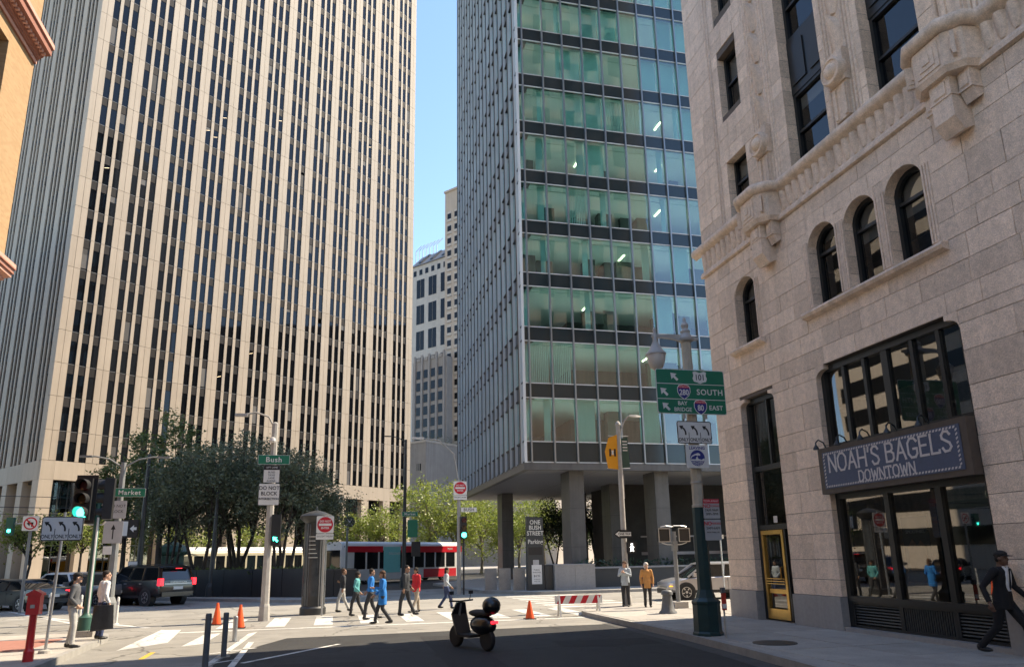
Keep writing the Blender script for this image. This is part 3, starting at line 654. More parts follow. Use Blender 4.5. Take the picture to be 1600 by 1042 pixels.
# storeys counted from the lowest: how each of the nearest bays is curtained (. open, B full, b half, s slats)
CUR = {0: 'b.B..B..b', 1: 'ss...b...', 2: '..b...B.b', 3: 'b.b..b.B.', 4: 'b.sb..b.b', 5: 'b.bB..b.b', 6: 'b.BBss.bB', 7: '.bBB..BBB', 8: '.b.BBB.BB', 9: 'B.b.BB.BB'}
for i in range(NF):
    for b in range(NB):
        k = CUR.get(i, '')[b:b+1] or rb.choice('.BbB.'); x0 = .42+b*BW+.06; z0, z1 = zf[i]+.05, zf[i+1]-1.0
        if k == 'B': bl.append((x0, x0+BW-.12, .5, .54, z0, z1))
        elif k == 'b': w = rb.uniform(.3, .55); bl.append((x0+BW-.12-w, x0+BW-.12, .5, .54, z0, z1))
        elif k == 's':
            for q in range(11): blr.append((x0+q*.134, x0+q*.134+.075, .5, .52, z0, z1))
        if k in '.b' and i < 12:
            if rb.random() < .55: part.append((x0+rb.uniform(.1, .9), x0+BW, 3.2+rb.random()*2, 3.4+rb.random()*2, z0-.3, z1))
            if rb.random() < .8: desk.append((x0+.05, x0+rb.uniform(.7, 1.3), .7, 1.3, z0-.2, z0+rb.uniform(.1, .42)))
pieces('blind', 'blind', OB, bl, 90); pieces('blind_slat', 'blind', OB, blr, 60)
pieces('partition', 'office_wall', OB, part, 60); pieces('desk', 'interior', OB, desk, 60)
m = MB()
for i in range(NF):
    for b in range(NL):
        if (i*7+b*5) % 11 < 8: m.box(.5, .54, .5+b*1.6, .5+b*1.6+1.45, zf[i]+.05, zf[i+1]-1.0)
m.build('side_blinds', 'blind', OB, kind='stuff')
mat('tube_light', (.9, .85, .7), .5, emit=(1, .86, .6), es=3.5)
for i, b, q in ((1, 6.2, 2.5), (2, 3.4, 3), (3, 5.2, 2.2), (5, 3.2, 2.6), (5, 7.4, 2), (8, .35, 2.2), (9, .2, 2.1), (9, 1.3, 2.5), (8, 5.3, 2.4), (4, 7.2, 2.0), (6, 7.6, 2.2)):
    MB().box(.42+b*BW, .42+b*BW+.09, q, q+1.1, zf[i+1]-1.06, zf[i+1]-1.03).build('ceiling_light', 'tube_light', OB)
m = MB()
for i in range(16):
    for b in range(10): m.box(.9+b*2.4, 2.3+b*2.4, 2.0, 2.35, zf[i]-.18, zf[i]-.12)
mat('fill_glow', (.9, .9, .85), .5, var=0, emit=(1, .97, 1), es=1.9)
m.build('ceiling_fill_strips', 'fill_glow', OB, kind='stuff')  # added glowing strips, hidden below the sills, to brighten the ceilings
# edge beam, soffit and columns
MB().box(-.1, LX, -.08, .3, ZB-.5, ZB-.05).box(-.1, .3, .3, LY, ZB-.5, ZB-.05).build('edge_beam', 'bronze_col', OB)
MB().box(.3, LX, .3, LY, ZB-.42, ZB-.06).build('soffit', 'soffit', OB)
m = MB()
for k in range(6): m.box(.35+k*5, .352+k*5+.02, .32, LY, ZB-.424, ZB-.419)
m.build('soffit_joint', 'office_wall', OB)
for x, y in ((3.25, 1.0), (9.4, 1.0), (15.6, 1.0), (21.8, 1.0), (2.5, 18.2), (9.4, 18.2), (15.6, 18.2), (9.4, 9.6)):
    c = MB().box(x, x+1.02, y, y+1.9, .1, ZB-.42).build('column', 'bronze_col', OB)
    for z in (2.6, 5.1): piece('joint', 'dark_frame', c, (x-.003, x+1.023, y-.003, y+1.903, z, z+.015))
MB().box(10.5, 24, 10, 17, .1, ZB-.42).build('lobby_wall', 'interior', OB)
MB().box(9, 30, 2.8, 3.0, 2.0, 2.2).box(9, 30, 2.8, 3.0, 3.2, 3.3).box(13, 13.2, 2.8, 3, .1, 3.3).box(19, 19.2, 2.8, 3, .1, 3.3).build('lobby_rail', 'grey_stone', OB)

# ================================================================ the tall stone tower with vertical piers
TW = thing('stone_office_tower', 'tall cream office tower with vertical stone piers and dark window strips', 'building', (-32.9, 91.8, 0), TM)
BY, NBY, FL, Z0 = 4.74, 12, 4.02, 17.3
TL = 1.45*2+11*BY+3.25; NFL = 33; TD = 60; HT = Z0+FL*NFL
pw, pn, wn, spn = [], [], [], []
for k in range(NBY+1):
    x0 = 0 if k == 0 else 1.45+(k-1)*BY+3.25; x1 = 1.45+k*BY if k < NBY else TL
    xm = (x0+x1)/2
    for j in range(-1, NFL):
        z0 = 13.8 if j < 0 else Z0+j*FL; z1 = Z0 if j < 0 else Z0+(j+1)*FL
        for a, b in ((x0, xm-.018), (xm+.018, x1)): pw.append((a, b, 0, .6, z0+.02, z1-.02))
for k in range(NBY):
    g0 = 1.45+k*BY; ww = .81
    for q in range(3):
        x0 = g0+q*(ww+.41)
        for j in range(-1, NFL):
            z0 = 13.8 if j < 0 else Z0+j*FL; z1 = (Z0 if j < 0 else Z0+(j+1)*FL)
            wn.append((x0, x0+ww, .13, .15, z0+.04, z1-1.18)); spn.append((x0, x0+ww, .09, .2, z1-1.15, z1))
            if q < 2: pn.append((x0+ww, x0+ww+.41, .02, .55, z0+.02, z1-.02))
pieces('pier_panel', 'tower_stone', TW, pw, 300, rest='pier_panels_above'); pieces('narrow_pier', 'tower_stone', TW, pn, 250, rest='narrow_piers_above')
pieces('window_pane', 'tower_glass', TW, wn, 300, jit=.003, rest='window_panes_above'); pieces('spandrel', 'tower_spandrel', TW, spn, 300, rest='spandrels_above')
m = MB()
for k in range(NBY):
    g0 = 1.45+k*BY
    for q in range(3):
        for j in range(0, NFL): m.box(g0+q*1.22, g0+q*1.22+.81, .07, .13, Z0+j*FL-.02, Z0+j*FL+.03)
m.build('window_heads', 'sill_light', TW, kind='stuff')
MB().box(.05, TL-.05, .2, .5, 11.6, HT).box(.2, .6, .5, TD, 11.6, HT).box(TL-.6, TL-.06, .5, TD, 11.6, HT).box(.1, TL-.1, TD-.5, TD, 0, HT).box(.6, TL-.6, .5, TD, HT-1, HT).build('tower_core', 'tower_joint', TW)
# cover for the recessed windows so that the joint colour only shows in the joints
MB().box(.02, TL-.02, .155, .165, 13.8, HT).build('recess_back', 'tower_glass', TW)
rb2 = random.Random(11)
mat('tower_blind', (.09, .085, .08), .8, rnd=.5, var=.05); mat('tower_lamp', (.9, .8, .6), .5, var=0, emit=(1, .75, .45), es=.5)
bl2 = []
for _ in range(70):
    k, q, j = rb2.randrange(NBY), rb2.randrange(3), rb2.randrange(-1, 22); x0 = 1.45+k*BY+q*1.22; z1 = (Z0 if j < 0 else Z0+(j+1)*FL)-1.2; h = rb2.choice((.4, .8, 1.4, 2.6)); bl2.append((x0+.02, x0+.79, .121, .125, z1-h, z1))
pieces('window_blind', 'tower_blind', TW, bl2, 150)
for _ in range(10):
    k, q, j = rb2.randrange(NBY), rb2.randrange(3), rb2.randrange(-1, 20); x0 = 1.45+k*BY+q*1.22; z1 = (Z0 if j < 0 else Z0+(j+1)*FL)-1.3-rb2.random()*1.2
    MB().prism([(x0+.1, z1-.25), (x0+.7, z1), (x0+.7, z1+.05), (x0+.1, z1-.2)], 'y', .12, .124).build('window_lamp', 'tower_lamp', TW)
band = [(1.45+k*BY-.0, 1.45+k*BY+3.25, -.0, .5, 11.62, 13.78) for k in range(NBY)]+[((0 if k == 0 else 1.45+(k-1)*BY+3.25)+.012, (1.45+k*BY if k < NBY else TL)-.012, -.001, .5, 11.62, 13.78) for k in range(NBY+1)]
pieces('band_panel', 'tower_stone', TW, band)
pieces('ground_pier', 'tower_stone', TW, [((0 if k == 0 else 1.45+(k-1)*BY+3.25), (1.45+k*BY if k < NBY else TL), 0, 1.7, .1, 11.6) for k in range(NBY+1)])
gf, gg = [], []
for k in range(NBY):
    x0 = 1.45+k*BY
    gf += [(x0+q, x0+q+.1, 1.05, 1.2, .1, 11.6) for q in (0, 1.05, 2.1, 3.15)]+[(x0+.1, x0+3.15, 1.06, 1.19, z, z+.14) for z in (4.2, 7.8)]
    gg.append((x0+.02, x0+3.23, 1.12, 1.13, .1, 11.6))
pieces('lobby_mullion', 'dark_metal', TW, gf); pieces('lobby_pane', 'shop_glass', TW, gg)
MB().box(1.2, TL-1.2, 5, 5.3, .1, 11.6).box(.6, TL-.6, 1.7, 6, 11.3, 11.6).build('lobby_wall', 'interior', TW)
# the shaded end of the tower
sp1, sp2 = [], []; wm = MB()
nb2 = 12
for k in range(nb2+1):
    y0 = .62 if k == 0 else 1.45+(k-1)*BY+3.25; y1 = 1.45+k*BY; sp1.append((-.004, .6, y0, y1, 13.8, HT))
for k in range(nb2):
    g0 = 1.45+k*BY
    for q in range(2): sp2.append((-.003, .5, g0+.81+q*1.22, g0+1.22+q*1.22, 13.8, HT))
    wm.box(.15, .17, g0, g0+3.25, 13.8, HT)
pieces('end_pier', 'tower_stone', TW, sp1); pieces('end_narrow_pier', 'tower_stone', TW, sp2); wm.build('end_window_strips', 'tower_glass', TW, kind='stuff')
m = MB()
for k in range(nb2):
    for q in range(3):
        for j in range(0, NFL): m.box(.11, .2, 1.45+k*BY+q*1.22, 1.45+k*BY+q*1.22+.81, Z0+j*FL-1.15, Z0+j*FL)
m.build('end_spandrels', 'tower_spandrel', TW, kind='stuff')
pieces('end_band_panel', 'tower_stone', TW, [(-.004, .5, .52+k*BY, .5+(k+1)*BY, 11.62, 13.78) for k in range(nb2)])
pieces('end_ground_pier', 'tower_stone', TW, [(0, 1.6, (1.72 if k == 0 else 1.45+(k-1)*BY+3.25), 1.45+k*BY+(.4 if k == 0 else 0), .1, 11.6) for k in range(nb2+1)])
MB().box(1.1, 1.14, 1.7, TD, .1, 11.6).build('end_lobby_glass', 'tower_glass', TW)

# ================================================================ the brick building on the left
BK = thing('brick_building', 'sunlit tan brick building with dark red terracotta cornices at the left edge', 'building', (-11, 25.4, .1))
wl = MB()
def wbx(y0, y1, z0, z1): wl.box(-1, 0, y0-25.4, y1-25.4, z0-.1, z1-.1)
ww_ = [(20.9, 23.5), (16.4, 19.0), (11.9, 14.5)]
rows = [(12.9, 18.74), (.1, 9.8)]
ys = sorted(set([9, 25.4]+[q for w in ww_ for q in w]))
for a, b in zip(ys[:-1], ys[1:]):
    if (a, b) in ww_:
        z = .1
        for c, d in sorted(rows):
            if c > z: wbx(a, b, z, c)
            z = d
        wbx(a, b, z, 24)
    else: wbx(a, b, .1, 24)
wl.build('brick_wall', 'tan_brick', BK)
MB().box(-20, -.9, -16.4, -.02, 0, 23.8).build('building_body', 'tan_brick', BK)
for a, b in ww_:
    for c, d in rows:
        f = MB().box(-.5, -.38, a-25.4, a-25.4+.12, c-.1, d-.1).box(-.5, -.38, b-25.4-.12, b-25.4, c-.1, d-.1).box(-.49, -.39, (a+b)/2-25.45, (a+b)/2-25.35, c-.1, d-.1).box(-.49, -.39, a-25.28, b-25.52, (c+d)/2-.15, (c+d)/2-.05).build('window', 'terracotta', BK)
        MB().poly([(-.44, a-25.4, c-.1), (-.44, b-25.4, c-.1), (-.44, b-25.4, d-.1), (-.44, a-25.4, d-.1)]).build('pane', 'tower_glass', f)
def cornice(z0, prof, m, e=.5, dent=None):
    p = [(x, z0+z-.1) for x, z in prof]; x1 = max(x for x, z in prof)
    o = MB().prism([(0, z0-.1)]+p+[(0, p[-1][1])], 'y', -16.4, .0).build('cornice', m, BK)
    return o
c1 = cornice(19.3, [(.06, 0), (.06, .14), (.14, .15), (.14, .2), (.2, .22), (.2, .27), (.26, .28), (.26, .34), (.5, .38), (.5, .6), (.55, .62), (.55, .85), (0, .9)], 'terracotta')
MB().prism([(.06, 19.19), (.08, 19.19), (.08, 19.32), (.06, 19.32)], 'y', -16.4, .004).build('cornice_fillet', 'terracotta_pale', BK)
MB().prism([(.55, 19.84), (.57, 19.84), (.57, 20.0), (.55, 20.0)], 'y', -16.4, .004).build('cornice_fillet', 'terracotta_pale', BK)
pieces('dentil', 'terracotta_pale', BK, [(.27, .38, -.25-k*.2, -.15-k*.2, 19.46, 19.58) for k in range(60)], 60)
c2 = cornice(11.15, [(.1, 0), (.1, .08), (.3, .12), (.3, .26), (.35, .28), (.35, .4), (.4, .42), (.4, .55), (0, .58)], 'terracotta_pale')
for z in (11.3, 11.44): MB().box(.2, .36 if z < 11.4 else .41, -16.4, .004, z-.02, z+.015).build('cornice_groove', 'terracotta', BK)

# ================================================================ buildings in the gap beyond
def gapbox(name, label, px, d, w, dep, h, m, wins, wm='far_glass', extra=None):
    p = at(px, 870, d); t = thing(name, label, 'building', (p.x, p.y, 0), TM)     # local y runs away from Market Street; the face seen looks to -x
    MB().box(0, w, -dep, 0, 0, h).build('wall', m, t)
    for (y0, y1, z0, z1) in wins:
        f = piece('window', 'dark_frame', t, (-.05, .1, y0, y1, z0, z1)); 
        o = piece('pane', wm, t, (-.07, .0, y0+.08, y1-.08, z0+.1, z1-.1))
    return t
H1 = at(693.5, 303, 185).z
t = gapbox('slab_tower', 'narrow pale office slab with two columns of small windows beyond the junction', 693.5, 185, 30, 34, H1, 'far_stone', [])
for r in range(24):
    for c in range(6):
        y0 = -.9-c*2.6; z0 = H1-8.2-r*3.66
        if z0 < 1: continue
        f = piece('window', 'white_frame', t, (-.06, .1, y0-1.5, y0, z0-.72, z0+2.2)); piece('pane', 'far_glass', t, (-.075, 0, y0-1.45, y0-.05, z0, z0+1.6))
        piece('sill', 'grey_stone', t, (-.14, .1, y0-1.6, y0+.1, z0-.86, z0-.74))
MB().box(-.3, 30.2, -34.2, .2, H1, H1+.6).build('parapet', 'far_stone', t)
H2 = at(645, 420, 220).z
t = gapbox('arched_roof_building', 'pale building with tall paired windows and a sloping roof seen between two towers', 636, 220, 40, 32, H2, 'pale_stone', [])
for r in range(9):
    for c in range(5):
        y0 = -2.6-c*5.2; z0 = H2-4.5-r*8.6
        for q in (0, 1.75):
            if z0 > 8: piece('window', 'far_glass', t, (-.06, .1, y0-1.6-q, y0-q, z0-6.6, z0-.4))
for c in range(10): piece('attic_window', 'far_glass', t, (-.06, .1, -2.4-c*2.6, -1.1-c*2.6, H2-3.3, H2-1.5))
MB().prism([(-.5, H2), (5, H2+5.5), (34, H2+5.5), (40.4, H2)], 'y', -32, 0).build('roof', 'sill_light', t)
for k in range(5): MB().prism([(.3, H2+1.0), (.3, H2+1.4), (4.6, H2+5.6), (4.6, H2+5.2)], 'y', -3-k*5-1.2, -3-k*5).build('roof_rib', 'dark_frame', t)
m = MB()
for k in range(7): m.tube([(6, 4-k*1.6, H2+4), (6, 4-k*1.6, H2+9), (7, 4-(k+1)*1.6, H2+11)], .15, 5)
m.build('roof_frame', 'fin_dark', t)
H3 = at(648, 568, 190).z
t = gapbox('grey_setback_building', 'grey stone building with rows of dark windows above a low blank wall', 641, 190, 20, 12.3, H3, 'grey_stone', [])
for r in range(13):
    for c in range(4): y0 = -1.5-c*2.65; z0 = H3-2.6-r*3.3; piece('window', 'far_glass', t, (-.12, .1, y0-1.5, y0, z0-2.2, z0))
for c in range(5): piece('buttress', 'grey_stone', t, (-.35, .1, -.9-c*2.65-.3, -.9-c*2.65+.3, 8, H3+1.6))
for c in range(4): piece('parapet', 'grey_stone', t, (-.2, .6, -2.9-c*2.65, -1.6-c*2.65, H3, H3+.9))
p = at(664, 870, 170); H4 = at(664, 690, 170).z
t = thing('blank_wall_building', 'low grey windowless building with a planted roof terrace in front of taller blocks', 'building', (p.x, p.y, 0), TM)
MB().box(0, 24, 0, 12, 0, H4).build('wall', 'grey_stone', t); MB().box(-.15, 24, -.15, 12.15, H4, H4+.5).build('parapet', 'pale_stone', t)
for z in (H4-5, H4-8.7):
    piece('window', 'far_glass', t, (-.06, .1, 1.6, 3.0, z-1.6, z))
    for q in (1.9, 2.35, 2.7): piece('glazing_bar', 'pale_stone', t, (-.1, .0, q, q+.12, z-1.6, z))
t = thing('bounce_building', 'low pale building added out of view beside the brick building to bounce sunlight across the street', 'building', (-11, 8.9, .1))  # added unseen, low and pale, to throw sunlight back onto the stone facade
wins = []
MB().box(-18, 0, -60, 0, 0, 12).build('wall', 'bounce_render', t)
for k in range(12):
    for z in (1, 6.5): wins.append((-.3, .03, -4.2-k*4.9, -1.6-k*4.9, z, z+3.2))
pieces('window', 'far_glass', t, wins); MB().box(-18, .5, -60.2, .2, 12, 12.7).build('parapet', 'bounce_render', t)
t = thing('unseen_low_building', 'unseen low stone building added next to the corner building to let sunlight past', 'building', (FX, 5, .15)); MB().box(.1, 32, -55, .1, 0, 12).build('wall', 'pale_stone', t)  # added unseen, kept low so sun reaches the wall opposite
pieces('window', 'far_glass', t, [(.05, .2, -4.6-k*5, -1.4-k*5, z, z+3) for k in range(10) for z in (1, 6.5)])
t = thing('long_office_block', 'long dark office block west along the wide street, out of view behind the glass block', 'building', (96, 50, 0))
MB().box(0, 34, 0, 100, 0, 72).build('wall', 'interior', t); pieces('window_band', 'far_glass', t, [(-.06, .1, 1, 99, 3+k*4, 5.2+k*4) for k in range(17)])
# buildings across the street behind the viewer, seen in the glass
for i, (x, y, w, d, h, m) in enumerate(((-42, -46, 26, 20, 55, 'pale_stone'), (-10, -75, 30, 20, 48, 'grey_stone'), (-80, 40, 42, 40, 44, 'far_stone'))):
    t = thing('office_block', ['pale office block with banded windows across the street behind the camera', 'grey office block closing the street behind the camera', 'low stone block on the cross street left of the picture'][i], 'building', (x, y, 0))
    MB().box(0, w, 0, d, 0, h).build('wall', m, t); b = MB()
    for k in range(int(h/3.6)-1): b.box(.8, w-.8, -.05, d+.05, 2.5+k*3.6, 4.4+k*3.6).box(-.05, w+.05, .8, d-.8, 2.5+k*3.6, 4.4+k*3.6)
    b.build('window_bands', 'far_glass', t)
# ================================================================ street furniture
mat('sign_white', (.72, .72, .70), .45, var=.06, scale=5); mat('sign_black', (.015, .015, .016), .5, var=0); mat('sign_green', (.0, .17, .095), .4, var=.05, scale=4)
mat('sign_red', (.55, .012, .03), .4, var=.05); mat('sign_navy', (.02, .03, .22), .4, var=.05); mat('sign_grey', (.42, .42, .43), .5, var=.08, scale=4)
mat('sign_back', (.4, .4, .41), .4, metal=.6, var=.1); mat('steel', (.45, .46, .47), .35, metal=.8, var=.12, scale=4); mat('post_green', (.012, .04, .042), .4, var=.25, scale=5)
mat('post_cream', (.5, .45, .36), .6, var=.14, scale=5, streak=.2); mat('post_grey', (.22, .23, .23), .55, var=.12, scale=4, streak=.15); mat('post_concrete', (.4, .38, .35), .8, var=.14, scale=5, streak=.15)
mat('fire_red', (.8, .03, .03), .32, var=.1, scale=6, coat=.3); mat('cone_orange', (.85, .1, .02), .5, var=.08, scale=8); mat('white_plastic', (.66, .66, .62), .5, var=.12, scale=6)
mat('black_rubber', (.02, .02, .021), .7, var=.15, scale=8); mat('signal_black', (.018, .018, .019), .5, var=.15, scale=6); mat('signal_green_body', (.03, .1, .075), .5, var=.1)
mat('lamp_glass', (.6, .58, .55), .35, var=.05); mat('lamp_grey', (.42, .41, .39), .5, var=.1, scale=6)
mat('lit_green', (.0, .6, .5), .4, var=0, emit=(0, .9, .72), es=3.2); mat('lit_white', (.9, .9, .9), .4, var=0, emit=(.9, .95, 1), es=2.4); mat('lens_dark', (.06, .008, .008), .25, var=0); mat('lens_amber', (.05, .022, .004), .25, var=0)
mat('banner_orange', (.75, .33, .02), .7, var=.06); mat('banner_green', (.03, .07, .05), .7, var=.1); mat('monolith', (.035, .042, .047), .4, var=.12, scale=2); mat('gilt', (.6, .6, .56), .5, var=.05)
mat('dot_black', (.03, .032, .033), .4, var=.15, scale=4); mat('planter_black', (.018, .019, .02), .5, var=.25, scale=1.2, streak=.3); mat('red_tag', (.5, .05, .03), .4); mat('cast_iron', (.12, .125, .13), .55, var=.2, scale=6)

def rplate(mb, x0, x1, z0, z1, y0, y1, r=.04, n=4):
    p = []
    for cx, cz, a in ((x1-r, z1-r, 0), (x0+r, z1-r, 90), (x0+r, z0+r, 180), (x1-r, z0+r, 270)):
        p += [(cx+r*math.cos(R(a+90*i/n)), cz+r*math.sin(R(a+90*i/n))) for i in range(n+1)]
    mb.prism(p, 'y', y0, y1); return mb
def panel(parent, name, x0, x1, z0, z1, y, face, edge=None, r=.04, bw=.025, back='sign_back'):
    """flat traffic sign facing -y: plate, border, face"""
    o = rplate(MB(), x0, x1, z0, z1, y, y+.012, r).build(name, back, parent)
    if edge: rplate(MB(), x0+.004, x1-.004, z0+.004, z1-.004, y-.003, y+.001, r).build('border', edge, o); k = bw
    else: k = .004
    rplate(MB(), x0+k, x1-k, z0+k, z1-k, y-.006, y+.001, max(r-k*.5, .006)).build('face', face, o)
    return o
def txt(s, h, m, parent, x, z, y, sx=1., bold=.0, rz=0., align='CENTER', space=1.):
    return text_mesh(s, h/.7, m, 'lettering', parent, (x, y, z), (R(90), 0, rz), align, sx, .0015, bold, space)
def arrow_ul(mb, cx, cz, s, y0, y1):                    # straight arrow to the upper left
    M0 = mb.M; mb.M = Matrix.Translation((cx, 0, cz)) @ Matrix.Rotation(R(-45), 4, 'Y') if True else None
    p = [(-.13*s, -.5*s), (.13*s, -.5*s), (.13*s, .02*s), (.42*s, .02*s), (0, .55*s), (-.42*s, .02*s), (-.13*s, .02*s)]
    mb.prism(p, 'y', y0, y1); mb.M = M0
def only_sign(parent, x0, x1, z0, z1, y):
    o = panel(parent, 'lane_sign', x0, x1, z0, z1, y, 'sign_white', 'sign_black', .05, .022)
    w = (x1-x0)/3; h = z1-z0
    for k in range(3):
        cx = x0+w*(k+.52); cz = z0+h*.62; m = MB(); s = w*.36; pts = []
        for i in range(7):
            a = R(-8+78*i/6); pts.append((cx+s*.55-s*1.25*(1-math.cos(a)), cz-s*.95+s*1.5*math.sin(a)))
        lw = .13*w
        for a, b in zip(pts[:-1], pts[1:]):
            A, B = Vector(a), Vector(b); d = (B-A).normalized(); q = Vector((-d.y, d.x))*lw/2; e = d*.004
            m.prism([tuple(A-q-e), tuple(B-q+e), tuple(B+q+e), tuple(A+q-e)], 'y', y-.0095-random.random()*.0004, y-.005)
        B = Vector(pts[-1]); d = (B-Vector(pts[-2])).normalized(); q = Vector((-d.y, d.x))
        m.prism([tuple(B+q*lw*1.5-d*.01), tuple(B-q*lw*1.5-d*.01), tuple(B+d*lw*2.1)], 'y', y-.0105, y-.005)
        m.build('arrow', 'sign_black', o)
        txt('ONLY', h*.15, 'sign_black', o, x0+w*(k+.5), z0+h*.17, y-.008, .82, .002)
        if k: MB().box(x0+w*k-.007, x0+w*k+.007, y-.009, y-.005, z0+.02, z0+h*.5).build('divider', 'sign_black', o)
    return o
def dne_sign(parent, cx, z0, w, y):
    o = panel(parent, 'do_not_enter_sign', cx-w/2, cx+w/2, z0, z0+w, y, 'sign_white', None, .04)
    m = MB(); m.M = Matrix.Translation((cx, y-.006, z0+w/2)) @ Matrix.Rotation(R(90), 4, 'X'); m.lathe([(w*.45, 0), (w*.45, .004), (.001, .004)], 28); m.build('disc', 'sign_red', o)
    MB().box(cx-w*.36, cx+w*.36, y-.014, y-.009, z0+w*.43, z0+w*.57).build('bar', 'sign_white', o)
    txt('DO NOT', w*.11, 'sign_white', o, cx, z0+w*.69, y-.0125, 1., .003); txt('ENTER', w*.11, 'sign_white', o, cx, z0+w*.3, y-.0125, 1., .003)
    p = panel(parent, 'plaque', cx-w/2, cx+w/2, z0-w*.36, z0-.02, y, 'sign_white', None, .02); txt('EXCEPT MUNI', w*.1, 'sign_black', p, cx, z0-w*.18, y-.009)
    return o
def shield(o, cx, cz, s, y, num):
    def pg(k): return [(cx+x*s*k, cz+z*s*k) for x, z in ((-.36, .5), (0, .56), (.36, .5), (.5, .3), (.5, -.02), (.36, -.3), (0, -.56), (-.36, -.3), (-.5, -.02), (-.5, .3))]
    MB().prism(pg(1), 'y', y-.009, y-.005).build('shield', 'sign_white', o); MB().prism(pg(.9), 'y', y-.0115, y-.008).build('shield_face', 'sign_navy', o)
    MB().prism([(cx-.34*s, cz+.44*s), (cx, cz+.5*s), (cx+.34*s, cz+.44*s), (cx+.43*s, cz+.27*s), (cx-.43*s, cz+.27*s)], 'y', y-.013, y-.01).build('shield_top', 'sign_red', o)
    txt('INTERSTATE', s*.085, 'sign_white', o, cx, cz+.36*s, y-.0145); txt(num, s*.4, 'sign_white', o, cx, cz-.06*s, y-.0145, .85, .004)
def street_name(parent, x0, x1, z0, z1, y, s, h=None, m='sign_green'):
    o = panel(parent, 'street_name_sign', x0, x1, z0, z1, y, m, 'sign_white' if m == 'sign_green' else 'sign_black', .02, .012)
    txt(s, h or (z1-z0)*.5, 'sign_white' if m == 'sign_green' else 'sign_black', o, (x0+x1)/2, (z0+z1)/2-.005, y-.009, 1., .003, space=1.12); return o

# ---- the lamp post with the motorway sign by the right kerb
LP = thing('lamp_post', 'dark green and cream ornamental lamp post carrying the green motorway sign by the kerb', 'street lamp', (8.72, 16.5, .15))
MB().lathe([(.36, 0), (.36, .06), (.33, .1), (.325, .7), (.34, .74), (.34, .78), (.24, .86), (.2, .98), (.175, 1.05), (.16, 3.0)], 8, a0=R(22.5)).build('base', 'post_green', LP)
MB().lathe([(.158, 3.0), (.162, 3.02), (.162, 3.06), (.14, 3.08), (.125, 7.25)], 8, a0=R(22.5)).build('shaft', 'post_cream', LP)
for z in (3.6, 4.05): MB().lathe([(.156, z), (.156, z+.04)], 12).build('band', 'steel', LP)
MB().lathe([(.125, 7.25), (.19, 7.3), (.2, 7.36), (.16, 7.42), (.11, 7.5), (.13, 7.56), (.07, 7.64), (.1, 7.72), (.07, 7.8), (.04, 7.82), (.035, 7.92), (.01, 7.95)], 14).build('finial', 'lamp_grey', LP, smooth=40)
MB().prism([(-.12, 7.28), (-.5, 7.34), (-.95, 7.36), (-.95, 7.42), (-.5, 7.46), (-.1, 7.46), (.34, 7.4), (.34, 7.34)], 'y', -.035, .035).build('lamp_arm', 'lamp_grey', LP)
ln = MB().lathe([(.02, .26), (.05, .2), (.035, .12), (.06, .08), (.06, -.1), (.1, -.2), (.19, -.36), (.26, -.44), (.265, -.48)], 18, (-.87, 0, 7.36)).build('lantern_hood', 'lamp_grey', LP, smooth=45)
MB().lathe([(.24, -.48), (.235, -.6), (.17, -.8), (.08, -.88), (.01, -.9)], 18, (-.87, 0, 7.36)).build('lantern_globe', 'lamp_glass', LP, smooth=60)
yy = -.22
hs = panel(LP, 'motorway_sign', -1.03, .88, 5.31, 6.47, yy, 'sign_green', 'sign_white', .06, .018)
for z in (5.69, 6.085): MB().box(-1.01, .86, yy-.009, yy-.005, z-.008, z+.008).build('divider', 'sign_white', hs)
m = MB(); arrow_ul(m, -.52, 6.27, .25, yy-.009, yy-.005); m.build('arrow', 'sign_white', hs)
m = MB(); arrow_ul(m, -.82, 5.87, .25, yy-.009, yy-.005); m.build('arrow', 'sign_white', hs)
m = MB(); arrow_ul(m, -.79, 5.49, .25, yy-.009, yy-.005); m.build('arrow', 'sign_white', hs)
us = [(-.19, .14), (-.12, .16), (0, .12), (.12, .16), (.19, .14), (.17, .05), (.2, -.03), (.17, -.11), (.08, -.13), (0, -.165), (-.08, -.13), (-.17, -.11), (-.2, -.03), (-.17, .05)]
MB().prism([(.19+x, 6.27+z) for x, z in us], 'y', yy-.009, yy-.005).build('shield', 'sign_white', hs); txt('101', .15, 'sign_black', hs, .19, 6.265, yy-.0105, .9, .002)
shield(hs, -.28, 5.88, .36, yy, '280'); shield(hs, .15, 5.49, .36, yy, '80')
txt('SOUTH', .145, 'sign_white', hs, .44, 5.88, yy-.009, 1., .003, space=1.12); txt('EAST', .115, 'sign_white', hs, .58, 5.48, yy-.009, 1., .003, space=1.1)
txt('BAY', .1, 'sign_white', hs, -.34, 5.58, yy-.009, 1., .002); txt('BRIDGE', .1, 'sign_white', hs, -.34, 5.42, yy-.009, 1., .002)
for k in (-.3, .3): MB().box(k-.03, k+.03, yy+.012, yy+.04, 5.2, 6.5).build('bracket_rail', 'steel', LP)
MB().box(-.32, .32, yy+.04, -.1, 6.2, 6.26).box(-.32, .32, yy+.04, -.1, 5.45, 5.51).build('bracket_strap', 'steel', LP)
only_sign(LP, -.54, .4, 4.56, 5.13, yy)
hz = panel(LP, 'hazard_zone_sign', -.35, .26, 3.95, 4.53, yy, 'sign_white', None, .03); hz['label'] = 'white and blue leaving hazard zone sign'
txt('LEAVING', .075, 'sign_navy', hz, -.045, 4.45, yy-.009, 1., .002)
def disc(mb, cx, cz, r, y, n=28): mb.prism([(cx+r*math.cos(2*math.pi*i/n), cz+r*math.sin(2*math.pi*i/n)) for i in range(n)], 'y', y-.003, y); return mb
disc(MB(), -.045, 4.2, .2, yy-.006).build('wave_disc', 'sign_navy', hz)
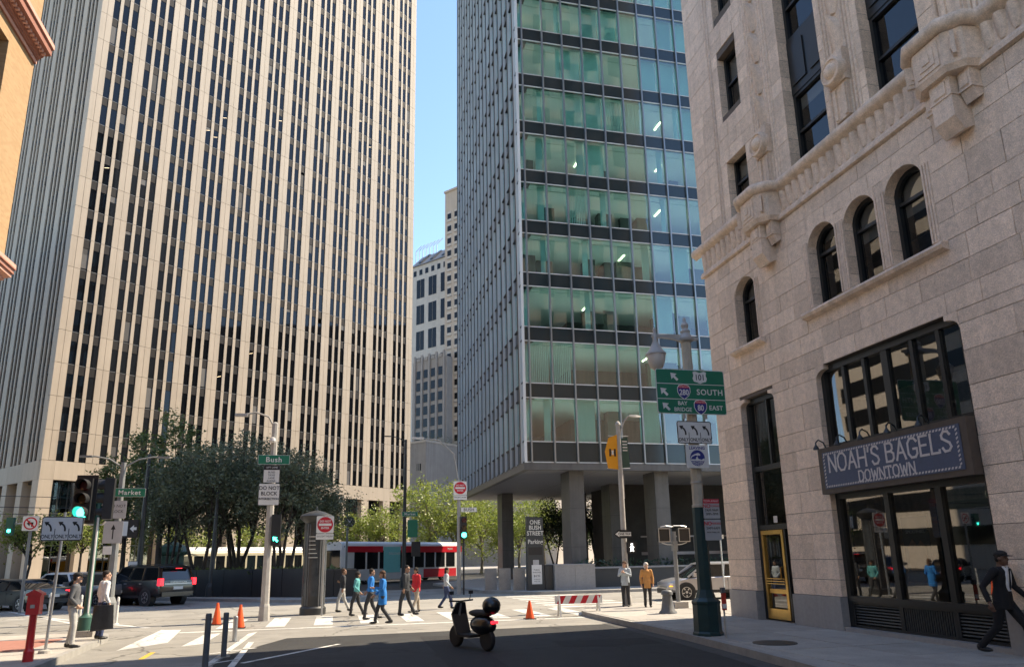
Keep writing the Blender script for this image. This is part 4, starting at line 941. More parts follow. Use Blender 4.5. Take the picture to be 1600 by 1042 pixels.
MB().prism([(-.235, 4.2), (-.2, 4.26), (-.12, 4.3), (-.02, 4.33), (.03, 4.3), (.03, 4.26), (-.02, 4.27), (-.05, 4.23), (-.02, 4.18), (.06, 4.16), (.14, 4.2), (.145, 4.13), (-.23, 4.13)], 'y', yy-.012, yy-.008).build('wave', 'sign_white', hz)
MB().prism([(-.23, 4.17), (-.1, 4.17), (-.08, 4.22), (-.03, 4.26), (-.1, 4.27), (-.19, 4.23)], 'y', yy-.0145, yy-.011).build('wave_crest', 'sign_navy', hz)
txt('HAZARD', .06, 'sign_white', hz, -.045, 4.09, yy-.0105); txt('ZONE', .055, 'sign_white', hz, -.045, 4.025, yy-.0105)
tw = panel(LP, 'no_stopping_sign', .02, .46, 2.72, 3.2, yy+.03, 'sign_grey', None, .02); MB().box(.024, .456, yy+.021, yy+.026, 3.09, 3.196).build('red_band', 'sign_red', tw)
txt('TOW-AWAY', .05, 'sign_white', tw, .24, 3.143, yy+.02); txt('NO', .09, 'sign_red', tw, .11, 3.02, yy+.02, 1, .002); txt('STOPPING', .045, 'sign_red', tw, .32, 3.02, yy+.02, .9)
txt('7AM-9AM', .06, 'sign_black', tw, .24, 2.92, yy+.02); txt('3PM-7PM', .06, 'sign_black', tw, .24, 2.83, yy+.02)
tw = panel(LP, 'no_parking_sign', .02, .46, 2.2, 2.7, yy+.03, 'sign_grey', None, .02)
txt('NO', .09, 'sign_red', tw, .11, 2.6, yy+.02, 1, .003); txt('PARKING', .05, 'sign_red', tw, .32, 2.6, yy+.02, .9); txt('2AM-6AM', .06, 'sign_black', tw, .24, 2.49, yy+.02); txt('MON THRU FRI', .035, 'sign_black', tw, .24, 2.39, yy+.02)
# ---- small tag post beside it
t = thing('marker_post', 'thin steel post with small red tag beside the ornamental lamp post', 'post', gnd(1135, 997, .15))
MB().tube([(0, 0, 0), (0, 0, 1.05)], .022, 8).build('post', 'steel', t); MB().box(-.06, .06, -.035, -.02, .62, 1.0).build('tag', 'red_tag', t); MB().box(-.05, .05, -.04, -.034, .66, .76).build('tag_face', 'sign_white', t); MB().box(-.045, .045, -.05, .04, 1.0, 1.12).build('cap', 'cast_iron', t)
# ---- pedestrian signal on a concrete foot
t = thing('pedestrian_signal', 'grey pedestrian signal post on a square concrete foot with two signal boxes seen from behind', 'traffic signal', (12.1, 24.95, .15))
MB().box(-.26, .26, -.26, .26, 0, .22).build('foot', 'post_concrete', t); MB().tube([(0, 0, .2), (0, 0, 2.7)], .075, 10).build('post', 'post_grey', t); MB().box(-.08, .08, -.1, .1, 2.0, 2.35).build('junction_box', 'post_grey', t)
for s in (-1, 1):
    f = MB(); f.tube([(0, 0, 2.9 if s > 0 else 2.86), (s*.3, 0, 2.9), (s*.52, 0, 2.86)], .02, 6); f.tube([(0, 0, 2.22), (s*.3, 0, 2.24), (s*.5, 0, 2.3)], .02, 6); f.build('arm', 'steel', t)
    b = MB().box(s*.4-.2, s*.4+.2, -.02, .16, 2.34, 2.8).build('signal_box', 'signal_black', t)
    MB().box(s*.4-.225, s*.4+.225, -.05, -.018, 2.32, 2.35).box(s*.4-.225, s*.4+.225, -.05, -.018, 2.79, 2.82).box(s*.4-.225, s*.4-.2, -.05, -.018, 2.35, 2.79).box(s*.4+.2, s*.4+.225, -.05, -.018, 2.35, 2.79).build('rim', 'steel', b)
# ---- cast bollard, and a thin sign post on the far pavement
t = thing('iron_bollard', 'short flared grey iron bollard on the sunlit corner pavement', 'bollard', gnd(1044, 958, .15)); MB().lathe([(.3, 0), (.29, .05), (.22, .12), (.17, .4), (.15, .58), (.19, .6), (.19, .68), (.15, .73), (.01, .76)], 18).build('body', 'cast_iron', t, smooth=40)
t = thing('sign_post', 'thin steel post with a small white box on top in front of the silver car', 'post', gnd(1133, 934, .15)); MB().tube([(0, 0, 0), (0, 0, 2.55)], .035, 8).build('post', 'steel', t); MB().box(-.1, .14, -.06, .06, 2.5, 2.68).build('box', 'white_plastic', t)
# ---- cobra-head pole with banner and one way sign
OW = thing('street_light', 'tall pale street light with an orange banner and a one way sign by the crossing', 'street lamp', (10.92, 26.9, .15))
MB().tube([(0, 0, 0), (0, 0, 7.0)], [.12, .085], 12).lathe([(.085, 6.95), (.12, 7.0), (.1, 7.06), (.05, 7.14), (.01, 7.16)], 12).lathe([(.2, 0), (.19, .3), (.14, .4), (.12, .42)], 10).build('pole', 'post_concrete', OW, smooth=40)
MB().tube([(0, 0, 6.35), (.12, 0, 6.8), (.3, 0, 7.2), (.5, 0, 7.38), (.72, 0, 7.4)], .03, 8).build('arm', 'post_concrete', OW, smooth=50)
MB().loft([[(.5, -.07, 7.36), (.5, .07, 7.36), (.5, .05, 7.42), (.5, -.05, 7.42)], [(.78, -.1, 7.33), (.78, .1, 7.33), (.78, .06, 7.43), (.78, -.06, 7.43)], [(1.0, -.06, 7.34), (1.0, .06, 7.34), (1.0, .04, 7.4), (1.0, -.04, 7.4)]]).build('lamp_head', 'lamp_grey', OW)
m = MB().prism([(-.08, 5.2), (-.52, 5.24), (-.62, 5.9), (-.45, 6.45), (-.08, 6.6)], 'y', -.03, -.02); b = m.build('banner', 'banner_orange', OW)
MB().box(-.44, -.36, -.036, -.03, 5.72, 6.02).box(-.24, -.16, -.036, -.03, 5.72, 6.02).box(-.36, -.24, -.0365, -.03, 5.84, 5.9).build('letter_h', 'sign_black', b); MB().box(-.34, -.26, -.04, -.03, 5.78, 5.96).build('letter_core', 'sign_white', b)
m = MB().prism([(.1, 5.25), (.42, 5.3), (.36, 6.5), (.1, 6.45)], 'y', -.03, -.02); b = m.build('banner', 'banner_green', OW)
for k in range(4): MB().box(.14, .34, -.035, -.03, 6.3-k*.12, 6.35-k*.12).build('banner_print', 'gilt', b)
for z in (6.55, 5.25): MB().tube([(-.55 if z < 6 else -.45, 0, z), (.42, 0, z)], .012, 6).build('banner_rod', 'steel', OW)
MB().box(.1, .13, -.02, .34, 4.05, 5.0).build('sign_seen_from_the_edge', 'sign_back', OW)
o = MB().prism([(-.46, 2.68), (-.28, 2.84), (.28, 2.84), (.28, 2.52), (-.28, 2.52)], 'y', -.15, -.14).build('one_way_sign', 'sign_black', OW)
MB().prism([(-.41, 2.68), (-.24, 2.79), (-.24, 2.75), (.25, 2.75), (.25, 2.61), (-.24, 2.61), (-.24, 2.57)], 'y', -.156, -.149).build('arrow', 'sign_white', o); txt('ONE WAY', .085, 'sign_black', o, .0, 2.68, -.158, 1., .003)
b = MB().box(.08, .42, -.16, .06, 1.95, 2.4).build('walk_signal', 'signal_black', OW)
m = MB(); disc(m, .25, 2.29, .035, -.163, 12); m.prism([(.22, 2.24), (.28, 2.24), (.285, 2.14), (.32, 2.02), (.29, 2.02), (.25, 2.12), (.21, 2.02), (.18, 2.02), (.22, 2.14)], 'y', -.168, -.162); m.prism([(.28, 2.22), (.335, 2.17), (.32, 2.15), (.27, 2.2)], 'y', -.167, -.162).prism([(.22, 2.22), (.165, 2.17), (.18, 2.15), (.23, 2.2)], 'y', -.167, -.162); m.build('walking_figure', 'lit_white', b)
# ---- parking monolith and the plaza walls
PM = thing('parking_sign', 'tall dark slab sign reading One Bush Street Parking beside the granite wall', 'sign', (11.28, 41.4, .15))
MB().prism([(-.5, 0), (.52, 0), (.5, 4.1), (-.46, 4.18)], 'y', 0, .35).build('slab', 'monolith', PM)
for s, z, h in (('ONE', 3.83, .24), ('BUSH', 3.52, .24), ('STREET', 3.2, .24), ('Parking', 2.72, .24)):
    o = txt(s, h, 'gilt', PM, .02, z, -.004, .9, .006)
MB().box(-.4, .42, -.006, .01, 1.98, 2.42).build('screen', 'sign_black', PM); MB().box(-.15, .2, -.012, .01, 1.42, 1.7).build('sticker', 'sign_grey', PM)
pb = MB().box(-.24, .36, -.02, .005, .35, 1.42).build('rate_board', 'sign_white', PM)
for s, z, h in (('PUBLIC', 1.14, .08), ('PARKING', 1.0, .08), ('$4.95', .8, .12), ('20 MINUTES', .62, .05), ('MON - FRI', .5, .05)): txt(s, h, 'sign_black', pb, .06, z, -.0215)
t = thing('granite_wall', 'low grey granite box wall in front of the office columns', 'wall', (13.2, 41.2, .15))
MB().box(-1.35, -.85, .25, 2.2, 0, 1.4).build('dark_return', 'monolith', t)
pieces('granite_block', 'granite', t, [(-.84, .4, 0, 2.4, 0, 1.33), (.412, 1.62, 0, 2.4, 0, 1.33), (-.86, 1.64, -.02, 2.42, 1.335, 1.42)])
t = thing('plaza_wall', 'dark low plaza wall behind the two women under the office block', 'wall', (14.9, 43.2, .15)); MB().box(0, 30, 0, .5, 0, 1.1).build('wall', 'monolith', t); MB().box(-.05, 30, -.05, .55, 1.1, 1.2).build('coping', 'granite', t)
t = thing('glass_parapet', 'pale parapet panels at the corner of the plaza left of the parking sign', 'wall', (8.7, 43.4, .15))
for k in range(3): piece('panel', 'concrete', t, (k*.72, k*.72+.7, -k*.6, -k*.6+.12, 0, 1.25))
# ---- advertising column
KS = thing('advertising_column', 'dark round advertising column with a flared cap near the crossing', 'kiosk', at(489, 940, 30.5).xy.to_3d()); KS.location.z = .0
MB().lathe([(.5, 0), (.5, .25), (.43, .32), (.42, 3.5), (.5, 3.56), (.56, 3.62)], 28).build('drum', 'dot_black', KS, smooth=40)
MB().lathe([(.56, 3.62), (.62, 3.68), (.64, 3.78), (.58, 3.84), (.3, 3.95), (.1, 4.0), (.04, 4.02), (.03, 4.15), (.01, 4.17)], 28).build('cap', 'dot_black', KS, smooth=40)
mat('poster_dark', (.05, .055, .06), .25, var=.5, scale=2.2)
for a in (200, 270, 340):
    m = MB(); m.loft([[(.435*math.cos(R(a+q)), .435*math.sin(R(a+q)), z) for q in range(-25, 26, 10)]+[(.42*math.cos(R(a+q)), .42*math.sin(R(a+q)), z) for q in range(25, -26, -10)] for z in (.7, 3.2)]); m.build('poster_case', 'poster_dark', KS)
    for q in (-29, 29): MB().tube([(.43*math.cos(R(a+q)), .43*math.sin(R(a+q)), .35), (.43*math.cos(R(a+q)), .43*math.sin(R(a+q)), 3.45)], .025, 6).build('rib', 'cast_iron', KS)
for k in range(6): MB().box(-.24, -.24+random.uniform(.2, .4), -.452, -.44, 2.95-k*.16, 2.98-k*.16).build('poster_line', 'gilt', KS)
# ---- do not enter posts
p = at(503, 945, 29.5)
t = thing('do_not_enter_post', 'thin post with a square do not enter sign in front of the advertising column', 'sign', (p.x, p.y, .02)); MB().tube([(0, 0, 0), (0, .0, 3.75)], .035, 8).build('post', 'steel', t); dne_sign(t, 0, 3.05, .66, -.06)
DE = thing('signal_post', 'pale pole with do not enter sign, Bush plate and green signal', 'traffic signal', at(717, 905, 43).xy.to_3d())
MB().tube([(0, 0, 0), (0, 0, 6.55)], [.13, .1], 10).build('pole', 'post_concrete', DE); dne_sign(DE, .06, 5.65, .8, -.15)
street_name(DE, .1, 1.05, 4.65, 4.92, -.14, 'BUSH', .17, 'sign_white')
s_ = MB().box(.1, .42, -.3, -.05, 3.1, 4.4).build('signal_head', 'signal_black', DE)
for k, (mm) in enumerate(('lit_green', 'lens_amber', 'lens_dark')):
    m = MB(); m.M = Matrix.Translation((.26, -.31, 3.33+k*.42)) @ Matrix.Rotation(R(90), 4, 'X'); m.lathe([(.15, -.02), (.13, .03), (.01, .05)], 16); m.build('lens', mm, s_)
MB().tube([(.26, -.15, 0), (.26, -.15, 3.1)], .05, 8).build('signal_post', 'signal_black', DE)
MB().tube([(0, 0, 6.4), (-.3, 0, 8.1), (-1.2, 0, 8.9), (-2.2, 0, 9.0)], .04, 8).build('lamp_arm', 'post_concrete', DE); MB().box(-2.8, -2.1, -.1, .1, 8.92, 9.04).build('lamp_head', 'lamp_glass', DE)
# ---- Bush Street pole
BS = thing('street_sign_pole', 'concrete street light pole carrying the green Bush sign and white traffic notices', 'street sign', (-2.38, 28.1, 0))
MB().lathe([(.2, 0), (.18, .5), (.15, .6), (.11, 7.1), (.05, 7.15)], 8).build('pole', 'post_concrete', BS)
MB().tube([(0, 0, 6.9), (-.25, 0, 7.35), (-.7, 0, 7.5), (-1.1, 0, 7.42)], .035, 8).build('lamp_arm', 'post_concrete', BS); MB().lathe([(.1, 0), (.12, .05), (.09, .16), (.02, .2)], 12, (-.04, -.2, 6.35)).build('sensor', 'lamp_glass', BS); MB().box(-1.45, -1.0, -.09, .09, 7.34, 7.44).build('lamp_head', 'lamp_grey', BS)
street_name(BS, -.52, .6, 5.53, 5.88, -.2, 'Bush', .19)
a = panel(BS, 'lane_notice', -.3, .27, 4.86, 5.52, -.18, 'sign_white', 'sign_black', .03, .012); MB().box(-.29, .26, -.19, -.184, 5.33, 5.51).build('black_band', 'sign_black', a)
txt('LEFT LANE', .06, 'sign_white', a, -.015, 5.42, -.192); 
for k, s in enumerate(('BUSES', 'TAXIS', 'LANE', 'AHEAD')): txt(s, .065, 'sign_black', a, -.015, 5.24-k*.105, -.189)
a = panel(BS, 'notice', -.43, .3, 4.04, 4.83, -.18, 'sign_white', 'sign_black', .04, .012)
for s, z, h in (('DO NOT', 4.66, .13), ('BLOCK', 4.46, .13), ('INTERSECTION', 4.27, .075)): txt(s, h, 'sign_black', a, -.065, z, -.189, .95, .003)
MB().box(.1, .42, -.35, -.05, 2.6, 3.7).build('signal_head', 'signal_black', BS); m = MB(); arrow_ul(m, .26, 2.82, .22, -.362, -.35); m.build('green_arrow', 'lit_green', BS)
# ---- traffic lights at the left corner
def signal(parent, x, y, z, rz, lit, name='signal_head', back=True):
    h = MB(); h.M = Matrix.Translation((x, y, z)) @ Matrix.Rotation(rz, 4, 'Z')
    h.box(-.19, .19, -.12, .12, 0, 1.16); o = h.build(name, 'signal_black', parent)
    if back: b = MB(); b.M = h.M; b.box(-.29, .29, -.01, .01, -.1, 1.26); b.build('backplate', 'signal_black', o)
    for k in range(3):
        vz = MB(); vz.M = h.M @ Matrix.Translation((0, -.12, .2+k*.38)) @ Matrix.Rotation(R(90), 4, 'X')
        n = 20; rr = []
        for d in (0, .3):
            rr.append([(.17*math.cos(R(-40+260*i/n)), .17*math.sin(R(-40+260*i/n)), d*(1 if d == 0 else .75+.25*math.sin(R(-40+260*i/n)))) for i in range(n+1)]+[(.155*math.cos(R(220-260*i/n)), .155*math.sin(R(220-260*i/n)), d*(1 if d == 0 else .75+.25*math.sin(R(220-260*i/n)))) for i in range(n+1)])
        vz.loft(rr); vz.build('visor', 'signal_black', o)
        l = MB(); l.M = vz.M; l.lathe([(.15, 0), (.14, .03), (.08, .05), (.01, .055)], 20); l.build('lens', ('lit_green' if lit and k == 0 else ('lens_amber', 'lens_amber', 'lens_dark')[k]), o)
    return o
SP = thing('traffic_light', 'green traffic light on a dark green pole at the left corner', 'traffic signal', (-6.6, 22.9, .15))
MB().box(-.28, .28, -.28, .28, 0, .16).build('foot', 'concrete', SP); MB().lathe([(.2, .16), (.19, .5), (.12, .56), (.085, .62), (.08, 3.6)], 12).build('pole', 'signal_green_body', SP, smooth=30)
signal(SP, -.33, -.1, 3.12, R(-8), True); signal(SP, .22, .1, 3.15, R(-82), False, back=False)
for s in (-.2, .15): MB().tube([(0, 0, 3.5), (s, 0, 3.6), (s*1.6, -.05, 3.55)], .025, 6).tube([(0, 0, 3.0), (s, 0, 3.0), (s*1.6, -.05, 3.1)], .025, 6).build('bracket', 'steel', SP)
MB().tube([(.04, -.05, .6), (.04, -.06, 3.2)], .03, 8).build('conduit', 'white_plastic', SP)
# ---- left: lane sign, fire call box
LS = thing('lane_sign_post', 'white three arrow ONLY lane sign on a leaning steel post at the left kerb', 'sign', gnd(70, 1020, .15))
MB().tube([(0, 0, 0), (.05, .0, 2.3), (.06, 0, 3.1)], .033, 8).build('post', 'steel', LS); MB().lathe([(.14, 0), (.13, .06), (.05, .08)], 14).build('foot', 'concrete', LS); only_sign(LS, -.38, .49, 2.45, 3.0, -.05)
FB = thing('fire_call_box', 'red fire alarm call box on a red post at the left kerb', 'call box', gnd(43, 1033, .15))
MB().lathe([(.1, 0), (.1, .2), (.085, .22), (.075, .26), (.07, .9), (.09, .94)], 14).build('post', 'fire_red', FB, smooth=35)
MB().box(-.12, .12, -.1, .1, .92, 1.3).build('box', 'fire_red', FB); MB().prism([(-.145, 1.3), (.145, 1.3), (.145, 1.34), (.0, 1.42), (-.145, 1.34)], 'y', -.13, .13).build('hood', 'fire_red', FB)
MB().box(-.085, .085, -.11, -.1, .97, 1.2).build('door', 'fire_red', FB); MB().box(-.04, .04, -.125, -.11, 1.05, 1.12).build('handle', 'steel', FB)
# ---- posts, cones
def white_post(px, py, label):
    p = gnd(px, py); t = thing('flexible_post', label, 'bollard', p, group='white posts along the painted kerb line'); MB().lathe([(.1, 0), (.1, .03), (.045, .04), (.045, .88), (.03, .92), (.01, .93)], 12).build('post', 'white_plastic', t, smooth=40); MB().lathe([(.047, .66), (.047, .78)], 12).build('reflector', 'sign_grey', t)
for (px, py), l in zip(((1, 951), (35, 956), (76, 961), (124, 968), (181, 975)), ('white flexible post at the left picture edge', 'white flexible post second from the left edge, by the black saloon', 'white flexible post behind the lane sign post', 'white flexible post beside the man in the dark jacket', 'white flexible post right of the man with the garment bag')): white_post(px, py, l)
for px, py, l, h, m_ in ((320, 1044, 'dark round bollard nearest the camera at the shadow edge', 1.05, 'cast_iron'), (349, 1026, 'dark round bollard with a bolted foot, second along the lane line', .95, 'cast_iron'), (366, 1002, 'slim silver bollard between the two orange cones and the dark bollards', .65, 'steel')):
    t = thing('lane_bollard', l, 'bollard', gnd(px, py), group='bollards along the lane line'); MB().lathe([(.06, 0), (.06, h-.02), (.05, h)], 12).build('post', m_, t); MB().box(-.13, .13, -.1, .1, 0, .02).build('foot', 'steel', t)
def cone(px, py, label, h=.72, sx=1.):
    t = thing('traffic_cone', label, 'cone', gnd(px, py), group='orange cones in the junction'); MB().box(-.18, .18, -.18, .18, 0, .035).build('foot', 'black_rubber', t); MB().lathe([(.15, .035), (.145, .08), (.035, h), (.02, h)], 16).build('body', 'cone_orange', t, smooth=30)
    MB().lathe([(.089, h*.5), (.068, h*.66)], 16).build('stripe', 'sign_white', t)
cone(338, 976, 'orange traffic cone left of the dark bollards'); cone(374, 981, 'orange traffic cone right of the silver bollard'); cone(828, 967, 'small orange cone at the far kerb before the granite wall', .6)
# ---- black planter wall for the dark trees
PW = thing('planter', 'long black planter box below the dark trees', 'planter', (-5.2, 44.2, .15), R(-36))
pieces('planter_panel', 'planter_black', PW, [(-5.2+k*2.05, -5.2+k*2.05+2.02, 0, .2, 0, 1.5) for k in range(5)]+[(-5.2, 5.0, .25, 4, 0, 1.42)])
PW2 = thing('planter', 'black planter box end nearest the advertising column', 'planter', (-1.3, 40.8, .15), R(8)); pieces('planter_panel', 'planter_black', PW2, [(k*1.3, k*1.3+1.28, 0, 3, 0, 1.4) for k in range(2)])
# ---- Market Street poles
def market_pole(px, d, h, label, sgn, arm):
    p = at(px, 880, d); t = thing('street_light', label, 'street lamp', (p.x, p.y, .1)); MB().tube([(0, 0, 0), (0, 0, h)], [.16, .09], 10).lathe([(.28, 0), (.25, .6), (.17, .8)], 10).build('pole', 'dark_metal' if d > 40 else 'post_grey', t)
    for s in arm: MB().tube([(0, 0, h-.2), (s*.5, 0, h+.12), (s*1.0, 0, h+.22), (s*1.35, 0, h+.22)], .03, 6).box(s*1.35-.2, s*1.35+.25, -.07, .07, h+.18, h+.25).build('lamp_arm', 'dark_metal' if d > 40 else 'post_grey', t)
    if sgn: street_name(t, -.2, .9, sgn-.16, sgn+.16, -.2, 'Market', .17)
    return t
t = market_pole(177, 31, at(182, 722, 31).z-.1, 'double armed street light with a Market sign behind the left traffic light', 4.55, (-1, 1))
a = panel(t, 'do_not_block_sign', -.35, .3, 3.6, 4.25, -.2, 'sign_grey', None, .03); txt('DO NOT', .1, 'sign_black', a, -.02, 4.05, -.21); txt('BLOCK', .1, 'sign_black', a, -.02, 3.85, -.21)
a = panel(t, 'ahead_sign', -.4, .25, 2.7, 3.5, -.2, 'sign_grey', None, .03); MB().box(-.09, -.05, -.212, -.206, 2.85, 3.25).prism([(-.15, 3.2), (-.07, 3.38), (.01, 3.2)], 'y', -.212, -.206).build('arrow', 'sign_black', a)
a = panel(t, 'small_notice', -.35, -.05, 2.3, 2.6, -.2, 'sign_white', None, .02)
t = market_pole(217, 47, 8.2, 'dark pole with a left turn signal and white notice before the green tree', 0, ())
o = MB().box(-1.4, -.2, -.2, .1, 3.4, 4.4).build('signal_bank', 'signal_black', t); MB().box(-.98, -.72, -.22, -.2, 3.5, 4.3).build('plate', 'sign_white', o); a = MB(); a.prism([(-.6, 3.9), (-.4, 4.1), (-.4, 3.98), (-.25, 3.98), (-.25, 3.82), (-.4, 3.82), (-.4, 3.7)], 'y', -.22, -.2); a.build('arrow', 'sign_white', o)
a = panel(t, 'notice', -.5, .0, 1.0, 2.1, -.25, 'sign_white', 'sign_black', .03, .02); txt('BIKE', .15, 'sign_black', a, -.25, 1.7, -.265)
t = market_pole(631, 52, 10.3, 'slim dark street light with a green Market sign before the bright trees', 5.0, (-1,)); MB().box(.2, .9, -.24, -.2, 3.4, 4.6).build('green_plate', 'sign_green', t); MB().box(.5, 1.1, -.3, 0, 2.1, 3.1).build('signal_head', 'signal_black', t)
t = market_pole(332, 46, 6.0, 'thin dark pole standing among the dark trees', 0, ())
# small no turn sign at far left and clock
t = thing('no_turn_sign', 'white no left turn sign hung beside a small green signal at the far left', 'sign', at(38, 900, 40).xy.to_3d()); MB().tube([(0, 0, 0), (0, 0, 4.2)], .07, 8).build('post', 'post_grey', t); p_ = panel(t, 'plate', -.33, .33, 3.6, 4.26, -.1, 'sign_white', None, .04); m = MB(); disc(m, 0, 3.93, .28, -.107); m.build('ring', 'sign_red', p_); m = MB(); disc(m, 0, 3.93, .22, -.111); m.build('ring_face', 'sign_white', p_)
MB().prism([(-.15, 3.93), (-.02, 4.06), (-.02, 3.98), (.12, 3.98), (.12, 3.78), (.04, 3.78), (.04, 3.89), (-.02, 3.89), (-.02, 3.8)], 'y', -.118, -.113).build('arrow', 'sign_black', p_); MB().prism([(-.2, 4.09), (-.16, 4.13), (.2, 3.77), (.16, 3.73)], 'y', -.122, -.118).build('slash', 'sign_red', p_)
MB().box(-.95, -.68, -.2, .1, 3.4, 4.2).build('signal_head', 'signal_green_body', t); m = MB(); m.M = Matrix.Translation((-.8, -.21, 3.6)) @ Matrix.Rotation(R(90), 4, 'X'); m.lathe([(.075, 0), (.01, .03)], 14); m.build('lens', 'lit_green', t); MB().tube([(-.8, 0, 3.9), (0, 0, 4.0)], .03, 6).build('bracket', 'steel', t)
t = thing('crossing_disc', 'round black plate with a white cross on a short mast among the bright trees', 'sign', at(541, 880, 60).xy.to_3d()); MB().tube([(0, 0, 0), (0, 0, 4.6)], .08, 8).build('post', 'post_grey', t); m = MB(); disc(m, .15, 5.0, .42, -.1); m.build('disc', 'sign_black', t); m = MB()
for s in (-1, 1): m.prism([(.15-s*.26, 4.72), (.15-s*.22, 4.7), (.15+s*.26, 5.28), (.15+s*.22, 5.3)], 'y', -.108-.002*s, -.1)
m.build('cross', 'sign_white', t)
t = thing('clock_kiosk', 'small dark green domed kiosk between the tree trunks', 'kiosk', at(268, 880, 62).xy.to_3d()); MB().lathe([(1.0, 0), (1.0, .4), (.85, .5), (.85, 2.6), (1.1, 2.7), (1.15, 2.9)], 8).build('body', 'signal_green_body', t); MB().lathe([(1.15, 2.9), (.9, 3.3), (.4, 3.6), (.1, 3.7), (.08, 4.0), (.01, 4.1)], 8).build('roof', 'signal_green_body', t)
# tram wires over the side street
t = thing('overhead_wires', 'thin overhead tram wires with span wires at the far left', 'wires', (-30, 52, 0))
m = MB()
for z, y in ((6.0, 0), (6.1, 1.5), (5.7, 3.2), (6.6, -2.5)): m.tube([(-30, y-8, z+.2), (-10, y-1, z), (10, y+8, z+.15), (24, y+17, z+.3)], .022, 5)
m.tube([(-9, -6, 6.4), (-8, 12, 6.4)], .018, 5).tube([(4, -4, 6.3), (4, 20, 6.3)], .018, 5)
m.build('wire', 'dark_metal', t)
# red and white barriers along the far kerb
for i, (px, l) in enumerate(((905, 'red and white barrier board left of the women'),)):
    p = gnd(px, 962); t = thing('barrier_board', l, 'barrier', p, R(-4))
    for s in (-.7, .7): MB().prism([(-.25, 0), (-.2, 0), (.02, .72), (.25, 0), (.2, 0), (-.02, .72)][:3]+[(-.02, .72)], 'x', s-.03, s+.03).prism([(.25, 0), (.2, 0), (-.02, .7), (.03, .7)], 'x', s-.03, s+.03).build('leg', 'white_plastic', t)
    b = MB().box(-.85, .85, -.03, .03, .42, .7).build('board', 'sign_white', t)
    for k in range(4): x = -.8+k*.42; MB().prism([(x, .425), (x+.2, .425), (x+.34, .695), (x+.14, .695)], 'y', -.034, -.03).build('stripe', 'sign_red', b)
# ================================================================ vehicles
def paint(n, c, metal=.0, rough=.28): return mat(n, c, rough, metal=metal, var=.04, scale=3, coat=.45)
paint('paint_black', (.006, .006, .007)); paint('paint_silver', (.46, .46, .47), .5, .32); paint('paint_car_white', (.66, .66, .65)); paint('paint_grey', (.24, .24, .245), .5, .3); paint('paint_bus_red', (.62, .02, .035)); paint('paint_bus_white', (.72, .72, .71)); paint('paint_bus_teal', (.2, .62, .62)); paint('paint_tram_green', (.02, .16, .06)); paint('paint_tram_cream', (.68, .62, .44))
mat('car_glass', (.01, .012, .014), .05, var=0, spec=.6); mat('tail_red', (.5, .01, .02), .2, var=0, emit=(1, .02, .04), es=.7); mat('head_lamp', (.7, .72, .75), .12, var=0); mat('amber', (.8, .32, .03), .3, var=0, emit=(1, .4, .03), es=.6); mat('alloy', (.5, .5, .51), .3, metal=.8, var=.05); mat('tyre', (.018, .018, .019), .8, var=.1); mat('plate_white', (.65, .65, .62), .4, var=.05); mat('trim_black', (.02, .02, .021), .55, var=.05)
def lerp_st(st, x):
    for a, b in zip(st[:-1], st[1:]):
        if a[0] <= x <= b[0]:
            t = (x-a[0])/(b[0]-a[0]); t = t; return [a[i]+(b[i]-a[i])*t for i in range(1, 4)]
    return list(st[-1][1:])
def wheel(t, x, y, r, w, side):
    o = MB(); o.M = Matrix.Translation((x, y, r)) @ Matrix.Rotation(R(90)*-side, 4, 'X')
    o.lathe([(r*.6, -w), (r*.92, -w), (r, -w*.8), (r, -.03), (r*.93, 0), (r*.66, 0), (r*.62, -.03)], 24); o = (o, o.build('wheel', 'tyre', t, smooth=40))[1]
    m = MB(); m.M = Matrix.Translation((x, y, r)) @ Matrix.Rotation(R(90)*-side, 4, 'X'); m.lathe([(r*.64, -.05), (r*.64, -.005), (r*.58, -.004), (r*.56, -.04), (.02, -.045)], 24)
    for k in range(5):
        a = 2*math.pi*k/5+.3; d = Vector((math.cos(a), math.sin(a), 0)); q = Vector((-d.y, d.x, 0))
        m.loft([[tuple(d*.05+q*.04+Vector((0, 0, -.04))), tuple(d*.05-q*.04+Vector((0, 0, -.04))), tuple(d*.05-q*.03+Vector((0, 0, -.008))), tuple(d*.05+q*.03+Vector((0, 0, -.008)))], [tuple(d*r*.6+q*.03+Vector((0, 0, -.04))), tuple(d*r*.6-q*.03+Vector((0, 0, -.04))), tuple(d*r*.6-q*.022+Vector((0, 0, -.006))), tuple(d*r*.6+q*.022+Vector((0, 0, -.006)))]])
    m.lathe([(.07, -.03), (.06, .0), (.01, .005)], 12); m.build('rim', 'alloy', o)
